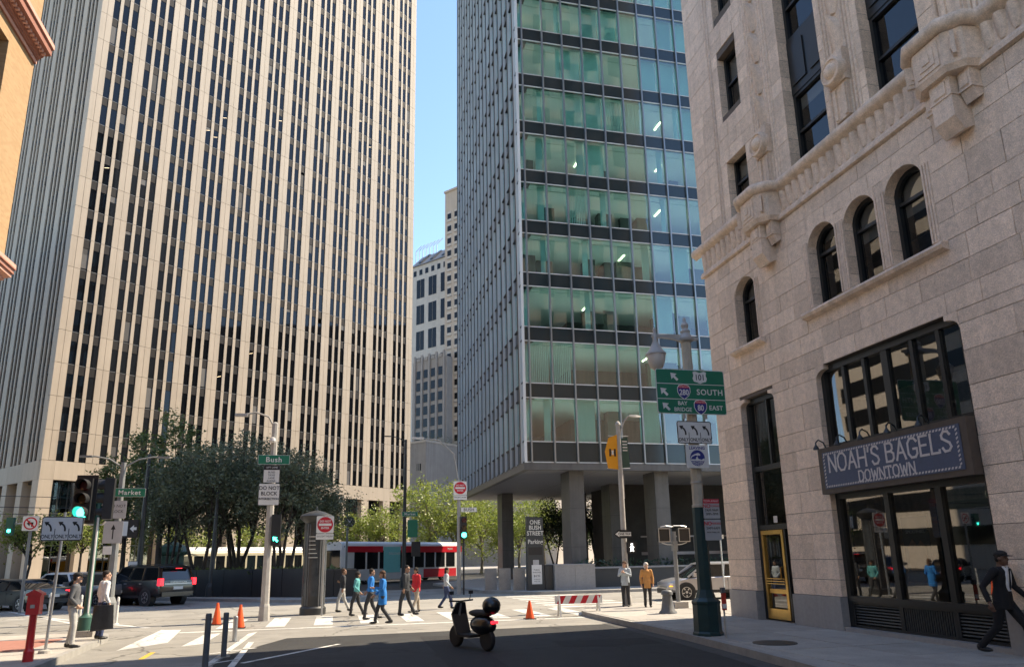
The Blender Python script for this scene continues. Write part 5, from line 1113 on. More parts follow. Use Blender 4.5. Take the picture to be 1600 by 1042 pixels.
def car(name, label, loc, heading, kind, pm, group='vehicles waiting at the junction', amber=False):
    t = thing(name, label, 'car', (loc[0], loc[1], .006), R(90-heading), group)
    if kind == 'suv': L, W, H, wr = 5.3, 2.02, 1.95, .41; st = [(-2.65, .62, 1.0, .9), (-2.62, .5, 1.22, .97), (-2.45, .42, 1.26, 1.0), (1.3, .36, 1.24, 1.0), (1.9, .38, 1.2, .98), (2.4, .42, 1.12, .93), (2.6, .5, 1.0, .8), (2.66, .6, .82, .7)]; gb = (-2.56, 1.45, -2.34, .75); ax = (-1.55, 1.6)
    elif kind == 'cross': L, W, H, wr = 4.6, 1.86, 1.66, .36; st = [(-2.3, .55, .85, .8), (-2.24, .42, 1.02, .93), (-2.0, .34, 1.06, 1.0), (.9, .3, 1.0, 1.0), (1.5, .32, .95, .98), (2.0, .36, .85, .92), (2.2, .42, .75, .8), (2.28, .5, .62, .68)]; gb = (-2.15, 1.4, -1.55, .45); ax = (-1.38, 1.42)
    else: L, W, H, wr = 4.85, 1.86, 1.44, .345; st = [(-2.42, .5, .8, .82), (-2.36, .38, 1.0, .93), (-2.1, .32, 1.04, .99), (-1.2, .28, .98, 1.0), (1.0, .27, .94, 1.0), (1.6, .3, .88, .98), (2.15, .34, .76, .9), (2.36, .4, .66, .78), (2.42, .48, .56, .66)]; gb = (-1.85, 1.35, -1.0, .4); ax = (-1.42, 1.45)
    w = W/2; rings = []
    for x, zb, zt, k in st:
        ww = w*k; zm = zb+(zt-zb)*.62
        rings.append([(x, -ww*.88, zb), (x, -ww, zb+.1), (x, -ww, zm), (x, -ww*.965, zt-.05), (x, -ww*.9, zt), (x, 0, zt+.025*k), (x, ww*.9, zt), (x, ww*.965, zt-.05), (x, ww, zm), (x, ww, zb+.1), (x, ww*.88, zb)])
    b = MB().loft(rings).build('body', pm, t, smooth=35)
    zb_ = lerp_st(st, -.3)[1]-.03; x0, x1, X0, X1 = gb; wt = w*(.8 if kind == 'suv' else .74)
    def ring(xa, xb, ww, z, r=.12): return [(xa, -ww+r, z), (xa+r, -ww, z), ((xa+xb)/2, -ww, z), (xb-r, -ww, z), (xb, -ww+r, z), (xb+.06, 0, z), (xb, ww-r, z), (xb-r, ww, z), ((xa+xb)/2, ww, z), (xa+r, ww, z), (xa, ww-r, z), (xa-.04, 0, z)]
    MB().loft([ring(x0, x1, w*.93, zb_), ring(X0, X1, wt+.02, H-.1)]).build('glasshouse', 'car_glass', t, smooth=30)
    MB().loft([ring(X0-.04, X1+.1, wt+.03, H-.115), ring(X0+.0, X1+.02, wt+.0, H-.05), ring(X0+.2, X1-.2, wt-.1, H-.005)]).build('roof', pm, t, smooth=40)
    for s in (-1, 1):
        pil = MB()
        for fr, thick in ((0, .055), (1, .045)):
            a = (x0+.08, s*w*.935, zb_) if fr == 0 else (x1-.1, s*w*.925, zb_); c = (X0+.06, s*(wt+.02), H-.09) if fr == 0 else (X1, s*(wt+.02), H-.09); pil.tube([a, c], thick, 6)
        for q in ((.36, .66) if kind == 'suv' else (.5,)): pil.tube([(x0+(x1-x0)*q, s*w*.937, zb_), (X0+(X1-X0)*(q+.02), s*(wt+.028), H-.1)], .035, 6)
        pil.build('pillar', pm, t)
        m = MB().box(x1-.5, x1-.28, s*(w+.02)-.0, s*(w+.2), zb_+.02, zb_+.19) if s > 0 else MB().box(x1-.5, x1-.28, -(w+.2), -(w+.02), zb_+.02, zb_+.19); m.build('mirror', pm, t)
        sm = MB()
        for q in (.06, .42, .74): xq = x0+(x1-x0)*q+.1; sm.box(xq-.006, xq+.006, s*w-.004, s*w+.004, lerp_st(st, xq)[0]+.14, zb_-.06)
        sm.build('door_seam', 'trim_black', b)
        for q in (.36, .68): xq = x0+(x1-x0)*q; MB().box(xq-.1, xq+.1, min(s*(w-.01), s*(w+.025)), max(s*(w-.01), s*(w+.025)), zb_-.17, zb_-.13).build('door_handle', pm if kind != 'suv' else 'steel', b)
        for a in ax:
            ar = MB(); ar.M = Matrix.Translation((a, s*(w+.004), wr)) @ Matrix.Rotation(R(90)*-s, 4, 'X'); ar.lathe([(wr*1.2, -.3), (wr*1.2, 0), (.01, .001)], 28); ar.build('wheel_arch', 'trim_black', t)
            wheel(t, a, s*(w+.012), wr, .22, s)
        MB().box(ax[0]+wr*1.2, ax[1]-wr*1.2, min(s*(w-.05), s*(w+.012)), max(s*(w-.05), s*(w+.012)), lerp_st(st, 0)[0]+.0, lerp_st(st, 0)[0]+.13).build('sill', 'trim_black', t)
        rz0 = st[1][2]; yy_ = s*w*.9
        if kind == 'suv': MB().box(-2.68, -2.45, min(yy_-.09*s, yy_+.1*s), max(yy_-.09*s, yy_+.1*s), .98, 1.32).build('tail_lamp', 'tail_red', t)
        else: MB().box(st[0][0]-.01+.03, st[0][0]+.3, min(s*w*.62, s*w*.93), max(s*w*.62, s*w*.93), rz0-.22, rz0-.08).build('tail_lamp', 'tail_red', t)
        hx = st[-3][0]; hz = st[-3][2]
        hl = MB().box(hx-.25, hx+.16, min(s*w*.55, s*w*.9), max(s*w*.55, s*w*.9), hz-.2, hz-.09).build('head_lamp', 'head_lamp', t)
        if amber: MB().box(hx-.2, hx+.17, min(s*w*.6, s*w*.91), max(s*w*.6, s*w*.91), hz-.24, hz-.205).box(hx-.24, hx-.16, min(s*w*.88, s*w*.95), max(s*w*.88, s*w*.95), hz-.45, hz-.2).build('indicator', 'amber', hl)
    xr = st[0][0]; MB().box(xr-.03, xr+.2, -w*.86, w*.86, .45 if kind == 'suv' else .36, .66 if kind == 'suv' else .54).build('rear_bumper', 'trim_black' if kind != 'suv' else pm, t)
    MB().box(xr-.045, xr+.03, -.26, .26, .78 if kind == 'suv' else .62, .92 if kind == 'suv' else .75).build('number_plate', 'plate_white', t)
    xf = st[-1][0]; MB().box(xf-.12, xf+.02, -w*.62, w*.62, .3, .5).build('front_grille', 'trim_black', t)
    if kind == 'suv':
        MB().box(-2.68, -2.6, -.75, .75, 1.03, 1.08).build('tailgate_trim', 'steel', t); txt_o = text_mesh('EXPEDITION', .1, 'alloy', 'lettering', t, (-2.69, 0, 1.13), (R(90), 0, R(-90)), 'CENTER', 1.6)
        MB().prism([(-2.62, H-.14), (-2.3, H-.05), (-2.3, H-.09), (-2.6, H-.17)], 'y', -.72, .72).build('spoiler', pm, t); MB().box(-2.63, -2.6, -.18, .18, H-.17, H-.145).build('brake_lamp', 'tail_red', t)
        for s in (-1, 1): MB().tube([(-2.0, s*.72, H+.0), (-1.8, s*.72, H+.04), (.3, s*.72, H+.04), (.5, s*.72, H-.02)], .02, 6).build('roof_rail', 'trim_black', t)
    return t
def heading_point(px, py): return gnd(px, py)
car('sport_utility_car', 'large black sport utility car with lit tail lamps by the planter', at(226, 930, 43.2), -46, 'suv', 'paint_black')
car('utility_car', 'grey sport utility car behind the man in the white shirt', at(150, 930, 45), -50, 'cross', 'paint_grey')
car('utility_car', 'white sport utility car between the lane sign and the traffic light', at(96, 930, 49), -50, 'cross', 'paint_car_white')
car('saloon_car', 'black saloon car at the far left, its boot facing the kerb', at(32, 930, 43), -52, 'sedan', 'paint_black')
car('saloon_car', 'dark car cut off by the left picture edge', at(-22, 930, 46), -52, 'sedan', 'paint_black')
car('electric_car', 'silver crossover car with amber indicator behind the lamp post on the right', (16.9, 31.6), -84, 'cross', 'paint_silver', amber=True)
# long vehicles on Market Street
def longv(name, label, px, d, L, W, H, heading, lower, upper, roof, zsplit, wins, ads=(), roofr=.35):
    p = at(px, 880, d); t = thing(name, label, 'tram' if 'tram' in name or 'street' in name else 'bus', (p.x, p.y, .01), R(90-heading))
    def rg(x, z0, z1, w, r): return [(x, -w, z0), (x, -w, z1-r), (x, -w+r*.35, z1-r*.35), (x, -w+r, z1), (x, w-r, z1), (x, w-r*.35, z1-r*.35), (x, w, z1-r), (x, w, z0)]
    w = W/2
    MB().loft([[(x, y, z) for y, z in ((-w*k, .32), (-w*k, zsplit), (w*k, zsplit), (w*k, .32))] for x, k in ((-L/2, .82), (-L/2+.35, .97), (-L/2+.8, 1), (L/2-.8, 1), (L/2-.35, .97), (L/2, .82))]).build('lower_body', lower, t)
    MB().loft([[(x, y, z) for x, y, z in rg(x, zsplit, H-.45, w*k, .05)] for x, k in ((-L/2, .82), (-L/2+.35, .97), (-L/2+.8, 1), (L/2-.8, 1), (L/2-.35, .97), (L/2, .82))]).build('upper_body', upper, t)
    MB().loft([rg(x, H-.45, H, w*k*.98, roofr) for x, k in ((-L/2+.05, .8), (-L/2+.5, .96), (-L/2+1, 1), (L/2-1, 1), (L/2-.5, .96), (L/2-.05, .8))]).build('roof', roof, t, smooth=40)
    n = wins; ww = (L-2.2)/n
    for s in (-1, 1):
        for k in range(n): x0 = -L/2+1.1+k*ww; piece('window', 'car_glass', t, (x0+.1, x0+ww-.1, min(s*(w-.05), s*(w+.015)), max(s*(w-.05), s*(w+.015)), zsplit+.15, H-.75))
        for x in (-L/2+2.6, L/2-2.8): wheel(t, x, s*(w-.05), .48, .28, s)
    for s in (-1, 1): piece('end_window', 'car_glass', t, (min(s*(L/2-.06), s*(L/2+.012)), max(s*(L/2-.06), s*(L/2+.012)), -w*.7, w*.7, zsplit+.1, H-.7))
    for (x0, x1, z0, z1, m) in ads:
        for s in (-1, 1): piece('side_panel', m, t, (x0, x1, min(s*(w-.05), s*(w+.022)), max(s*(w-.05), s*(w+.022)), z0, z1))
    return t
longv('street_tram', 'cream and green vintage tram behind the dark trees', 372, 73, 14.5, 2.6, 3.35, 51, 'paint_tram_green', 'paint_tram_cream', 'paint_bus_white', 1.25, 12)
t = longv('city_bus', 'red and white city bus with a turquoise panel passing beyond the junction', 622, 69, 15, 2.6, 3.55, 51, 'paint_bus_white', 'paint_bus_white', 'paint_bus_white', 1.1, 9, ((-7.2, -3.1, 2.66, 3.16, 'paint_bus_red'), (-.9, 7.3, 2.6, 3.16, 'paint_bus_red'), (-3.0, -1.0, .9, 3.1, 'paint_bus_teal'), (2, 6.5, .35, 1.1, 'paint_bus_red')))
text_mesh('DISCOVER', .3, 'sign_white', 'lettering', t, (-1.7, -1.335, 2.5), (R(90), 0, 0), 'CENTER'); text_mesh('MUNI', .28, 'sign_white', 'lettering', t, (5.6, -1.335, 2.9), (R(90), 0, 0))
p = at(508, 880, 76); longv('city_bus', 'yellow and white coach beyond the do not enter sign', 560, 80, 9, 2.5, 3.1, 51, 'paint_bus_white', 'banner_orange', 'paint_bus_white', 1.1, 6)
# scooter standing in the shadow
SC = thing('motor_scooter', 'black motor scooter standing at the shadow edge in the roadway', 'scooter', gnd(737, 1013), R(115))
def ell(mb, c, r, n=14, m=8):
    rings = []
    for i in range(m+1):
        a = -math.pi/2+math.pi*i/m; rr = max(math.cos(a), .02); rings.append([(c[0]+r[0]*rr*math.cos(2*math.pi*k/n), c[1]+r[1]*rr*math.sin(2*math.pi*k/n), c[2]+r[2]*math.sin(a)) for k in range(n)])
    mb.loft(rings); return mb
for x in (-.62, .62):
    m = MB(); m.M = Matrix.Translation((x, 0, .25)) @ Matrix.Rotation(R(90), 4, 'X'); m.lathe([(.13, -.06), (.22, -.06), (.25, -.03), (.25, .03), (.22, .06), (.13, .06)], 20); o = m.build('wheel', 'tyre', SC); m = MB(); m.M = Matrix.Translation((x, 0, .25)) @ Matrix.Rotation(R(90), 4, 'X'); m.lathe([(.14, -.04), (.14, .04), (.02, .05)], 16); m.build('rim', 'alloy', o)
m = MB(); ell(m, (-.45, 0, .55), (.45, .19, .22)); m.build('rear_body', 'paint_black', SC, smooth=60); MB().loft([[(.3, -.2, .3), (.3, .2, .3), (.36, .2, .3), (.36, -.2, .3)], [(.5, -.22, .75), (.5, .22, .75), (.56, .2, .75), (.56, -.2, .75)], [(.42, -.12, 1.02), (.42, .12, 1.02), (.5, .1, 1.02), (.5, -.1, 1.02)]]).build('leg_shield', 'paint_black', SC)
m = MB(); ell(m, (-.35, 0, .8), (.42, .15, .09)); m.build('seat', 'black_rubber', SC, smooth=60); MB().box(-.15, .38, -.17, .17, .26, .32).build('footboard', 'black_rubber', SC); MB().tube([(.62, 0, .28), (.45, 0, 1.0)], .035, 8).build('fork', 'steel', SC); MB().tube([(.42, -.34, 1.06), (.46, 0, 1.04), (.42, .34, 1.06)], .02, 8).build('handlebar', 'trim_black', SC)
m = MB(); ell(m, (-.78, 0, .98), (.2, .22, .2)); m.build('top_box', 'paint_black', SC, smooth=60); m = MB(); ell(m, (.52, 0, .92), (.07, .09, .09)); m.build('head_lamp', 'head_lamp', SC, smooth=60); MB().box(-.92, -.86, -.08, .08, .6, .66).build('tail_lamp', 'tail_red', SC)
for s in (-1, 1): MB().tube([(.43, s*.25, 1.06), (.42, s*.28, 1.22)], .01, 5).box(.41, .43, s*.28-.06, s*.28+.06, 1.2, 1.28).build('mirror', 'trim_black', SC)
# ================================================================ people
mat('skin_light', (.52, .31, .22), .55, var=.05); mat('skin_dark', (.11, .055, .035), .5, var=.05); mat('skin_mid', (.36, .2, .13), .55, var=.05)
def cloth(n, c, r=.85): return mat(n, c, r, var=.18, scale=9, bump=.3, bscale=18)
cloth('suit_black', (.006, .0065, .009)); cloth('shirt_white', (.68, .68, .69)); cloth('jeans', (.035, .055, .13)); cloth('jacket_dark', (.035, .037, .042)); cloth('jacket_grey', (.09, .095, .105)); cloth('trouser_pale', (.44, .43, .4)); cloth('trouser_dark', (.03, .032, .036)); cloth('coat_orange', (.55, .27, .09)); cloth('top_pale', (.42, .47, .5)); cloth('hair_dark', (.016, .012, .01)); cloth('hair_white', (.62, .58, .52)); cloth('hair_brown', (.09, .045, .025)); cloth('cap_black', (.016, .016, .017)); cloth('shoe_black', (.012, .012, .012), .4); cloth('bag_black', (.017, .018, .021), .5); cloth('coat_blue', (.01, .19, .55)); cloth('coat_red', (.55, .02, .03)); cloth('coat_teal', (.1, .38, .38)); cloth('beige', (.4, .33, .25)); cloth('shoe_white', (.6, .6, .58))
def remesh(mb, name, m, parent, vox, smooth=True, loc=None):
    o = bpy.data.objects.new('tmp', mb.mesh('tmp', None))
    r = o.modifiers.new('r', 'REMESH'); r.mode = 'VOXEL'; r.voxel_size = vox; r.use_smooth_shade = True
    sm = o.modifiers.new('s', 'SMOOTH'); sm.iterations = 2; sm.factor = .4
    m2 = bake(o)
    m2.name = name; m2.materials.clear(); m2.materials.append(MATS[m]); ob = bpy.data.objects.new(name, m2); COL.objects.link(ob); ob.parent = parent
    return ob
def rings_body(mb, lst, n=16):                          # list of (cx, cy, cz, rx, ry)
    mb.loft([[(c[0]+c[3]*math.cos(2*math.pi*k/n), c[1]+c[4]*math.sin(2*math.pi*k/n), c[2]) for k in range(n)] for c in lst]); return mb
def person(label, loc, face, top, trousers, skin, hair, h=1.74, shoes='shoe_black', arms=None, legs=None, lean=0., coat=0., hairstyle='short', cap=None, vox=.014, female=False, head_turn=0., shirt=None, group=None, z0=.15):
    """local: x to the figure's left... faces +y; arms/legs: joint positions for the left (-x) and right (+x) side"""
    t = thing('person', label, 'person', (loc[0], loc[1], z0), -R(face), group); k = h/1.74
    def V(x, y, z, *_): return Vector((x*k, y*k, z*k))
    sh = .175 if female else .195
    ar = arms or {}; lg = legs or {}
    def ln(y, z): return y+lean*max(0, z-.95)
    A = {s: ar.get(s, [(s*sh, 0, 1.42), (s*(sh+.07), -.02, 1.13), (s*(sh+.06), .06, .88)]) for s in (-1, 1)}
    G = {s: lg.get(s, [(s*.095, 0, .92), (s*.1, .02, .5), (s*.105, -.02, .09)]) for s in (-1, 1)}
    # body: head, neck, trunk, limbs, hands in one surface
    b = MB(); hc = V(0, ln(.03, 1.62), 1.615)
    rings_body(b, [tuple(V(0, ln(0, z), z))+(rx*k, ry*k) for z, rx, ry in ((.95, .12, .09), (1.2, .13, .09), (1.4, .14, .08), (1.45, .07, .06), (1.52, .052, .055), (1.58, .05, .055))])
    M0 = Matrix.Translation(hc) @ Matrix.Rotation(-R(head_turn), 4, 'Z') @ Matrix.Scale(k, 4); b.M = M0
    for c, r in (((0, -.01, .02), (.075, .093, .105)), ((0, .02, -.05), (.058, .07, .075)), ((0, .097, -.012), (.012, .018, .026)), ((0, .085, -.062), (.024, .012, .008)), ((0, .075, -.098), (.025, .018, .018)), ((-.076, -.005, -.01), (.01, .02, .03)), ((.076, -.005, -.01), (.01, .02, .03)), ((0, .078, .028), (.055, .016, .012))): ell(b, c, r, 14, 10)
    b.M = None
    for s in (-1, 1):
        a = [V(*p) for p in A[s]]; a[0].y += lean*.45*k
        if s not in ar: a[1].y += lean*.2*k
        b.tube(a, [.05*k, .04*k, .028*k], 10)
        d = (a[2]-a[1]).normalized(); q = d.cross(Vector((0, 1, 0))); q = q.normalized() if q.length > .1 else Vector((1, 0, 0)); w = d.cross(q)
        pc = a[2]+d*.05*k
        b.tube([a[2], a[2]+d*.045*k, a[2]+d*.09*k], [.028*k, .038*k, .034*k], 8)
        for i in range(4):
            o = (i-1.5)*.02*k; l = (.075, .085, .08, .06)[i]*k; st_ = a[2]+d*.085*k+w*o
            b.tube([st_, st_+d*l*.55+q*s*-.006*k, st_+d*l*.9+q*s*-.022*k+w*0], [.0105*k, .0095*k, .0085*k], 6)
        b.tube([a[2]+d*.03*k+w*.03*k, a[2]+d*.065*k+w*.055*k, a[2]+d*.1*k+w*.05*k], [.014*k, .0115*k, .009*k], 6)
        l = [V(*p) for p in G[s]]; b.tube([l[0], l[1], l[2]], [.07*k, .05*k, .036*k], 10)
    remesh(b, 'body', skin, t, min(vox, .011))
    e = MB(); e.M = M0
    for s in (-1, 1): ell(e, (s*.03, .083, .008), (.011, .008, .007), 8, 5)
    e.build('eyes', 'hair_dark', t, smooth=60)
    # top
    m = MB(); fl = .03 if coat else 0
    lst = [(.93 if not coat else coat, .165+fl, .115+fl), (1.02, .155+fl, .11+fl), (1.14, .15+fl*.6, .11), (1.3, .175, .125), (1.4, .17, .115), (1.455, .105, .085), (1.485, .06, .065)]
    if female: lst = [(z, rx*.93, ry*.97) for z, rx, ry in lst]
    rings_body(m, [tuple(V(0, ln(0, z), z))+(rx*k, ry*k) for z, rx, ry in lst])
    for s in (-1, 1):
        a = [V(*p) for p in A[s]]; a[0].y += lean*.45*k
        if s not in ar: a[1].y += lean*.2*k
        ell(m, tuple(a[0]+V(-s*.015, 0, -.01)), (.078*k, .075*k, .075*k), 10, 6); e_ = a[1]+(a[2]-a[1])*.95
        m.tube([a[0], a[0]+(a[1]-a[0])*.5, a[1], a[1]+(a[2]-a[1])*.5, e_], [.068*k, .06*k, .054*k, .05*k, .044*k], 10)
    remesh(m, 'jacket' if coat or shirt else 'top', top, t, vox)
    # trousers
    m = MB(); rings_body(m, [tuple(V(0, ln(0, z), z))+(rx*k, ry*k) for z, rx, ry in ((.84, .15, .11), (.92, .16, .115), (1.0, .148, .105), (1.04, .14, .1))])
    for s in (-1, 1):
        l = [V(*p) for p in G[s]]; m.tube([l[0], l[0]+(l[1]-l[0])*.5, l[1], l[1]+(l[2]-l[1])*.5, l[2]+Vector((0, 0, -.01))], [.1*k, .088*k, .07*k, .062*k, .06*k], 12)
        f = MB(); a = l[2]; fy = (.9 if len(G[s]) < 4 else G[s][3])
        M1 = Matrix.Translation((a.x, a.y, a.z)) @ Matrix.Rotation(R(0 if len(G[s]) < 4 else G[s][3]), 4, 'X'); f.M = M1; ell(f, (0, .06*k, -.055*k), (.047*k, .135*k, .04*k), 12, 6); ell(f, (0, -.02*k, -.02*k), (.045*k, .055*k, .06*k), 10, 6); f.build('shoe', shoes, t, smooth=60)
    remesh(m, 'trousers', trousers, t, vox)
    if shirt:                                           # shirt front and tie between the lapels
        m = MB(); yf = lambda z: ln(.0, z)+.118; zs = (1.46, 1.35, 1.2, 1.08); ws = (.05, .075, .07, .035)
        m.loft([[tuple(V(-w_, yf(z)-.03, z)), tuple(V(w_, yf(z)-.03, z)), tuple(V(w_*.8, yf(z)+.014+.008*(z < 1.4), z)), tuple(V(-w_*.8, yf(z)+.014+.008*(z < 1.4), z))] for z, w_ in zip(zs, ws)]); m.build('shirt', shirt, t)
        m = MB(); m.loft([[tuple(V(-w_, yf(z)+.018, z)), tuple(V(w_, yf(z)+.018, z)), tuple(V(w_, yf(z)+.03, z)), tuple(V(-w_, yf(z)+.03, z))] for z, w_ in ((1.455, .016), (1.43, .02), (1.4, .014), (1.15, .028), (1.1, .01))]); m.build('tie', 'suit_black', t)
        m = MB()
        for s in (-1, 1): m.prism([tuple(V(s*.02, 1.46, 0).xy), tuple(V(s*.06, 1.49, 0).xy), tuple(V(s*.055, 1.43, 0).xy)], 'y', ln(.06, 1.46)*k, ln(.095, 1.46)*k)
        m.build('collar', shirt, t)
    # hair or cap
    m = MB(); m.M = M0
    if hairstyle == 'short': ell(m, (0, -.025, .055), (.084, .095, .085), 14, 8); ell(m, (0, -.05, -.005), (.078, .06, .07), 12, 8)
    elif hairstyle == 'bob': ell(m, (0, -.02, .05), (.1, .108, .09), 14, 8); ell(m, (0, -.045, -.03), (.1, .075, .1), 14, 8)
    else: ell(m, (0, -.02, .05), (.09, .1, .085), 14, 8); ell(m, (0, -.06, -.06), (.085, .06, .14), 14, 8); ell(m, (0, -.07, -.16), (.075, .045, .13), 12, 8)
    m.build('hair', hair, t, smooth=60)
    if cap:
        m = MB(); m.M = M0; ell(m, (0, -.01, .075), (.09, .108, .065), 16, 8); m.loft([[(.075*math.cos(a), .07+.0*r_, .058+z_) if r_ == 0 else (.08*math.cos(a), .06+.12*math.sin(a), .045+z_) for a in [math.pi*i/8 for i in range(9)]] for r_, z_ in ((0, 0), (1, 0))]+[[(.08*math.cos(a), .06+.12*math.sin(a), .037) for a in [math.pi*i/8 for i in range(9)]], [(.075*math.cos(a), .07, .05) for a in [math.pi*i/8 for i in range(9)]]], cap=False); m.build('cap', cap, t, smooth=50)
    return t
# man in the dark jacket and cap, hands in his pockets
pk = {-1: [(-.195, 0, 1.42), (-.29, -.06, 1.15), (-.19, .09, .98)], 1: [(.195, 0, 1.42), (.29, -.06, 1.15), (.19, .09, .98)]}
q = gnd(106, 1012, .15)
person('person in black cap, dark jacket and pale trousers at the left kerb', (q.x, q.y+.05), 78, 'jacket_grey', 'trouser_pale', 'skin_light', 'hair_dark', 1.72, arms=pk, legs={-1: [(-.09, 0, .92), (-.1, .03, .5), (-.1, -.04, .09)], 1: [(.09, 0, .92), (.11, .06, .5), (.12, .06, .09)]}, coat=.98, cap='cap_black', head_turn=-5, vox=.012)
q = gnd(155, 998, .15)
bp = person('person in white shirt and blue jeans holding a black garment bag', (q.x, q.y), 55, 'shirt_white', 'jeans', 'skin_light', 'hair_dark', 1.74, arms={1: [(.195, 0, 1.42), (.25, -.05, 1.14), (.24, .06, .9)], -1: [(-.195, 0, 1.42), (-.24, -.04, 1.14), (-.2, .06, .9)]}, head_turn=25, vox=.012)
gb_ = thing('garment_bag', 'black folded garment bag hanging from the hand of the white shirted person', 'bag', (q.x+.11, q.y-.3, .42), R(12))
m = MB(); m.M = Matrix.Diagonal((.86, 1, 1, 1)); m.loft([[(-.3+.1*z*z, -.045, z*.6-.05*(z < .2)), (-.1, -.075, z*.6), (.02, -.05, z*.6), (.12, -.08, z*.6), (.31-.05*z, -.04, z*.6), (.31-.05*z, .04, z*.6), (.1, .07, z*.6), (-.1, .06, z*.6), (-.3+.02*z, .045, z*.6)] for z in (0, .25, .5, .75, 1.)]); m.build('bag_body', 'bag_black', gb_, smooth=60); MB().tube([(-.06, 0, .58), (-.04, 0, .68), (.02, 0, .7), (.06, 0, .66), (.08, 0, .58)], .014, 6).build('handle', 'bag_black', gb_); MB().tube([(-.28, -.04, .02), (-.31, -.05, -.08)], .006, 5).build('tassel', 'bag_black', gb_)
# walking man in a black suit and cap on the right
q = gnd(1548, 1024, .15)
person('person in black suit, tie and cap walking past the shop window', (q.x+.1, q.y-.35), 165, 'suit_black', 'suit_black', 'skin_dark', 'hair_dark', 1.84, arms={1: [(.2, 0, 1.42), (.32, -.12, 1.15), (.36, -.02, .9)], -1: [(-.2, 0, 1.42), (-.3, .06, 1.15), (-.26, .26, .98)]}, legs={1: [(.1, 0, .92), (.13, -.08, .5), (.14, -.4, .17, -35)], -1: [(-.1, 0, .92), (-.1, .26, .52), (-.1, .34, .09)]}, lean=.1, coat=.78, cap='cap_black', shirt='shirt_white', vox=.011, head_turn=0)
# two women on the corner
q = gnd(979, 947, .15)
person('person in pale loose top with brown hair raising both hands on the corner pavement', (q.x, q.y), 215, 'top_pale', 'trouser_dark', 'skin_light', 'hair_brown', 1.66, arms={1: [(.175, 0, 1.42), (.24, .06, 1.18), (.06, .25, 1.32)], -1: [(-.175, 0, 1.42), (-.24, .06, 1.18), (-.04, .25, 1.3)]}, hairstyle='long', coat=.8, female=True, head_turn=10)
q = gnd(1013, 948, .15)
person('person with white hair in an orange tan coat on the corner pavement', (q.x, q.y), 195, 'coat_orange', 'trouser_dark', 'skin_light', 'hair_white', 1.6, hairstyle='bob', coat=.74, female=True, head_turn=-5)
wk = lambda s, a: {1: [(.095, 0, .92), (.1, .16*s, .51), (.1, .22*s+.02, .1)], -1: [(-.095, 0, .92), (-.1, -.04*s+.04, .5), (-.1, -.28*s, .12)]}
rnd7 = random.Random(9)
for px, py, f, top, tr, hr, h, lb, st, cp in ((578, 968, 95, 'coat_blue', 'trouser_dark', 'hair_dark', 1.72, 'person in a bright blue jacket walking over the crossing', 'short', 0), (597, 975, 262, 'coat_blue', 'trouser_dark', 'hair_brown', 1.68, 'person in a long bright blue coat on the crossing, facing left', 'long', .62), (634, 962, 110, 'jacket_dark', 'trouser_dark', 'hair_dark', 1.8, 'person in dark jacket on the crossing left of the red coat', 'short', 0), (650, 957, 250, 'coat_red', 'beige', 'hair_dark', 1.7, 'person in a red coat on the crossing', 'bob', .8), (534, 956, 80, 'jacket_dark', 'trouser_pale', 'hair_brown', 1.7, 'person in a dark jacket and pale trousers right of the advertising column', 'short', 0), (697, 951, 100, 'top_pale', 'jeans', 'hair_dark', 1.66, 'person in pale top and jeans beyond the red coated walker', 'long', 0), (556, 962, 90, 'coat_teal', 'trouser_dark', 'hair_dark', 1.6, 'person in a turquoise top among the walkers near the advertising column', 'bob', 0)):
    q = gnd(px, py); sw_ = rnd7.choice((.12, .2, .05)); sd_ = rnd7.choice((-1, 1))
    person(lb, (q.x, q.y), f+rnd7.uniform(-14, 14), top, tr, 'skin_mid', hr, h, legs=wk(1 if px % 2 else -1, 0), arms={1: [(.19, 0, 1.42), (.25, -.05*sd_, 1.15), (.23, sw_*sd_+.06, .93)], -1: [(-.19, 0, 1.42), (-.25, .05*sd_-.03, 1.15), (-.2, (-sw_ if px % 3 else .2)*sd_+.08, .95 if px % 3 else 1.18)]}, lean=rnd7.uniform(0, .06), head_turn=rnd7.uniform(-25, 25), hairstyle=st, coat=cp, vox=.018, group='people on the crossing', z0=.01)
# ================================================================ trees
def leafmat(name, c, trans=.35, var=.35):
    m = bpy.data.materials.new(name); m.use_nodes = True; t = m.node_tree; L = t.links.new; t.nodes.remove(t.nodes['Principled BSDF'])
    g = nd(t, 'ShaderNodeNewGeometry'); mr = nd(t, 'ShaderNodeMapRange'); mr.inputs['To Min'].default_value = 1-var; mr.inputs['To Max'].default_value = 1+var; L(g.outputs['Random Per Island'], mr.inputs['Value'])
    hs = nd(t, 'ShaderNodeHueSaturation'); hs.inputs['Color'].default_value = (*c, 1); L(mr.outputs[0], hs.inputs['Value'])
    m2 = nd(t, 'ShaderNodeMapRange'); m2.inputs['To Min'].default_value = .485; m2.inputs['To Max'].default_value = .515; L(g.outputs['Random Per Island'], m2.inputs['Value']); L(m2.outputs[0], hs.inputs['Hue'])
    d = nd(t, 'ShaderNodeBsdfDiffuse'); tr = nd(t, 'ShaderNodeBsdfTranslucent'); gl = nd(t, 'ShaderNodeBsdfGlossy'); gl.inputs['Roughness'].default_value = .45
    L(hs.outputs[0], d.inputs[0]); L(hs.outputs[0], tr.inputs[0]); mx = nd(t, 'ShaderNodeMixShader'); mx.inputs[0].default_value = trans; L(d.outputs[0], mx.inputs[1]); L(tr.outputs[0], mx.inputs[2])
    m3 = nd(t, 'ShaderNodeMixShader'); m3.inputs[0].default_value = .05; L(mx.outputs[0], m3.inputs[1]); L(gl.outputs[0], m3.inputs[2]); L(m3.outputs[0], t.nodes['Material Output'].inputs[0]); MATS[name] = m
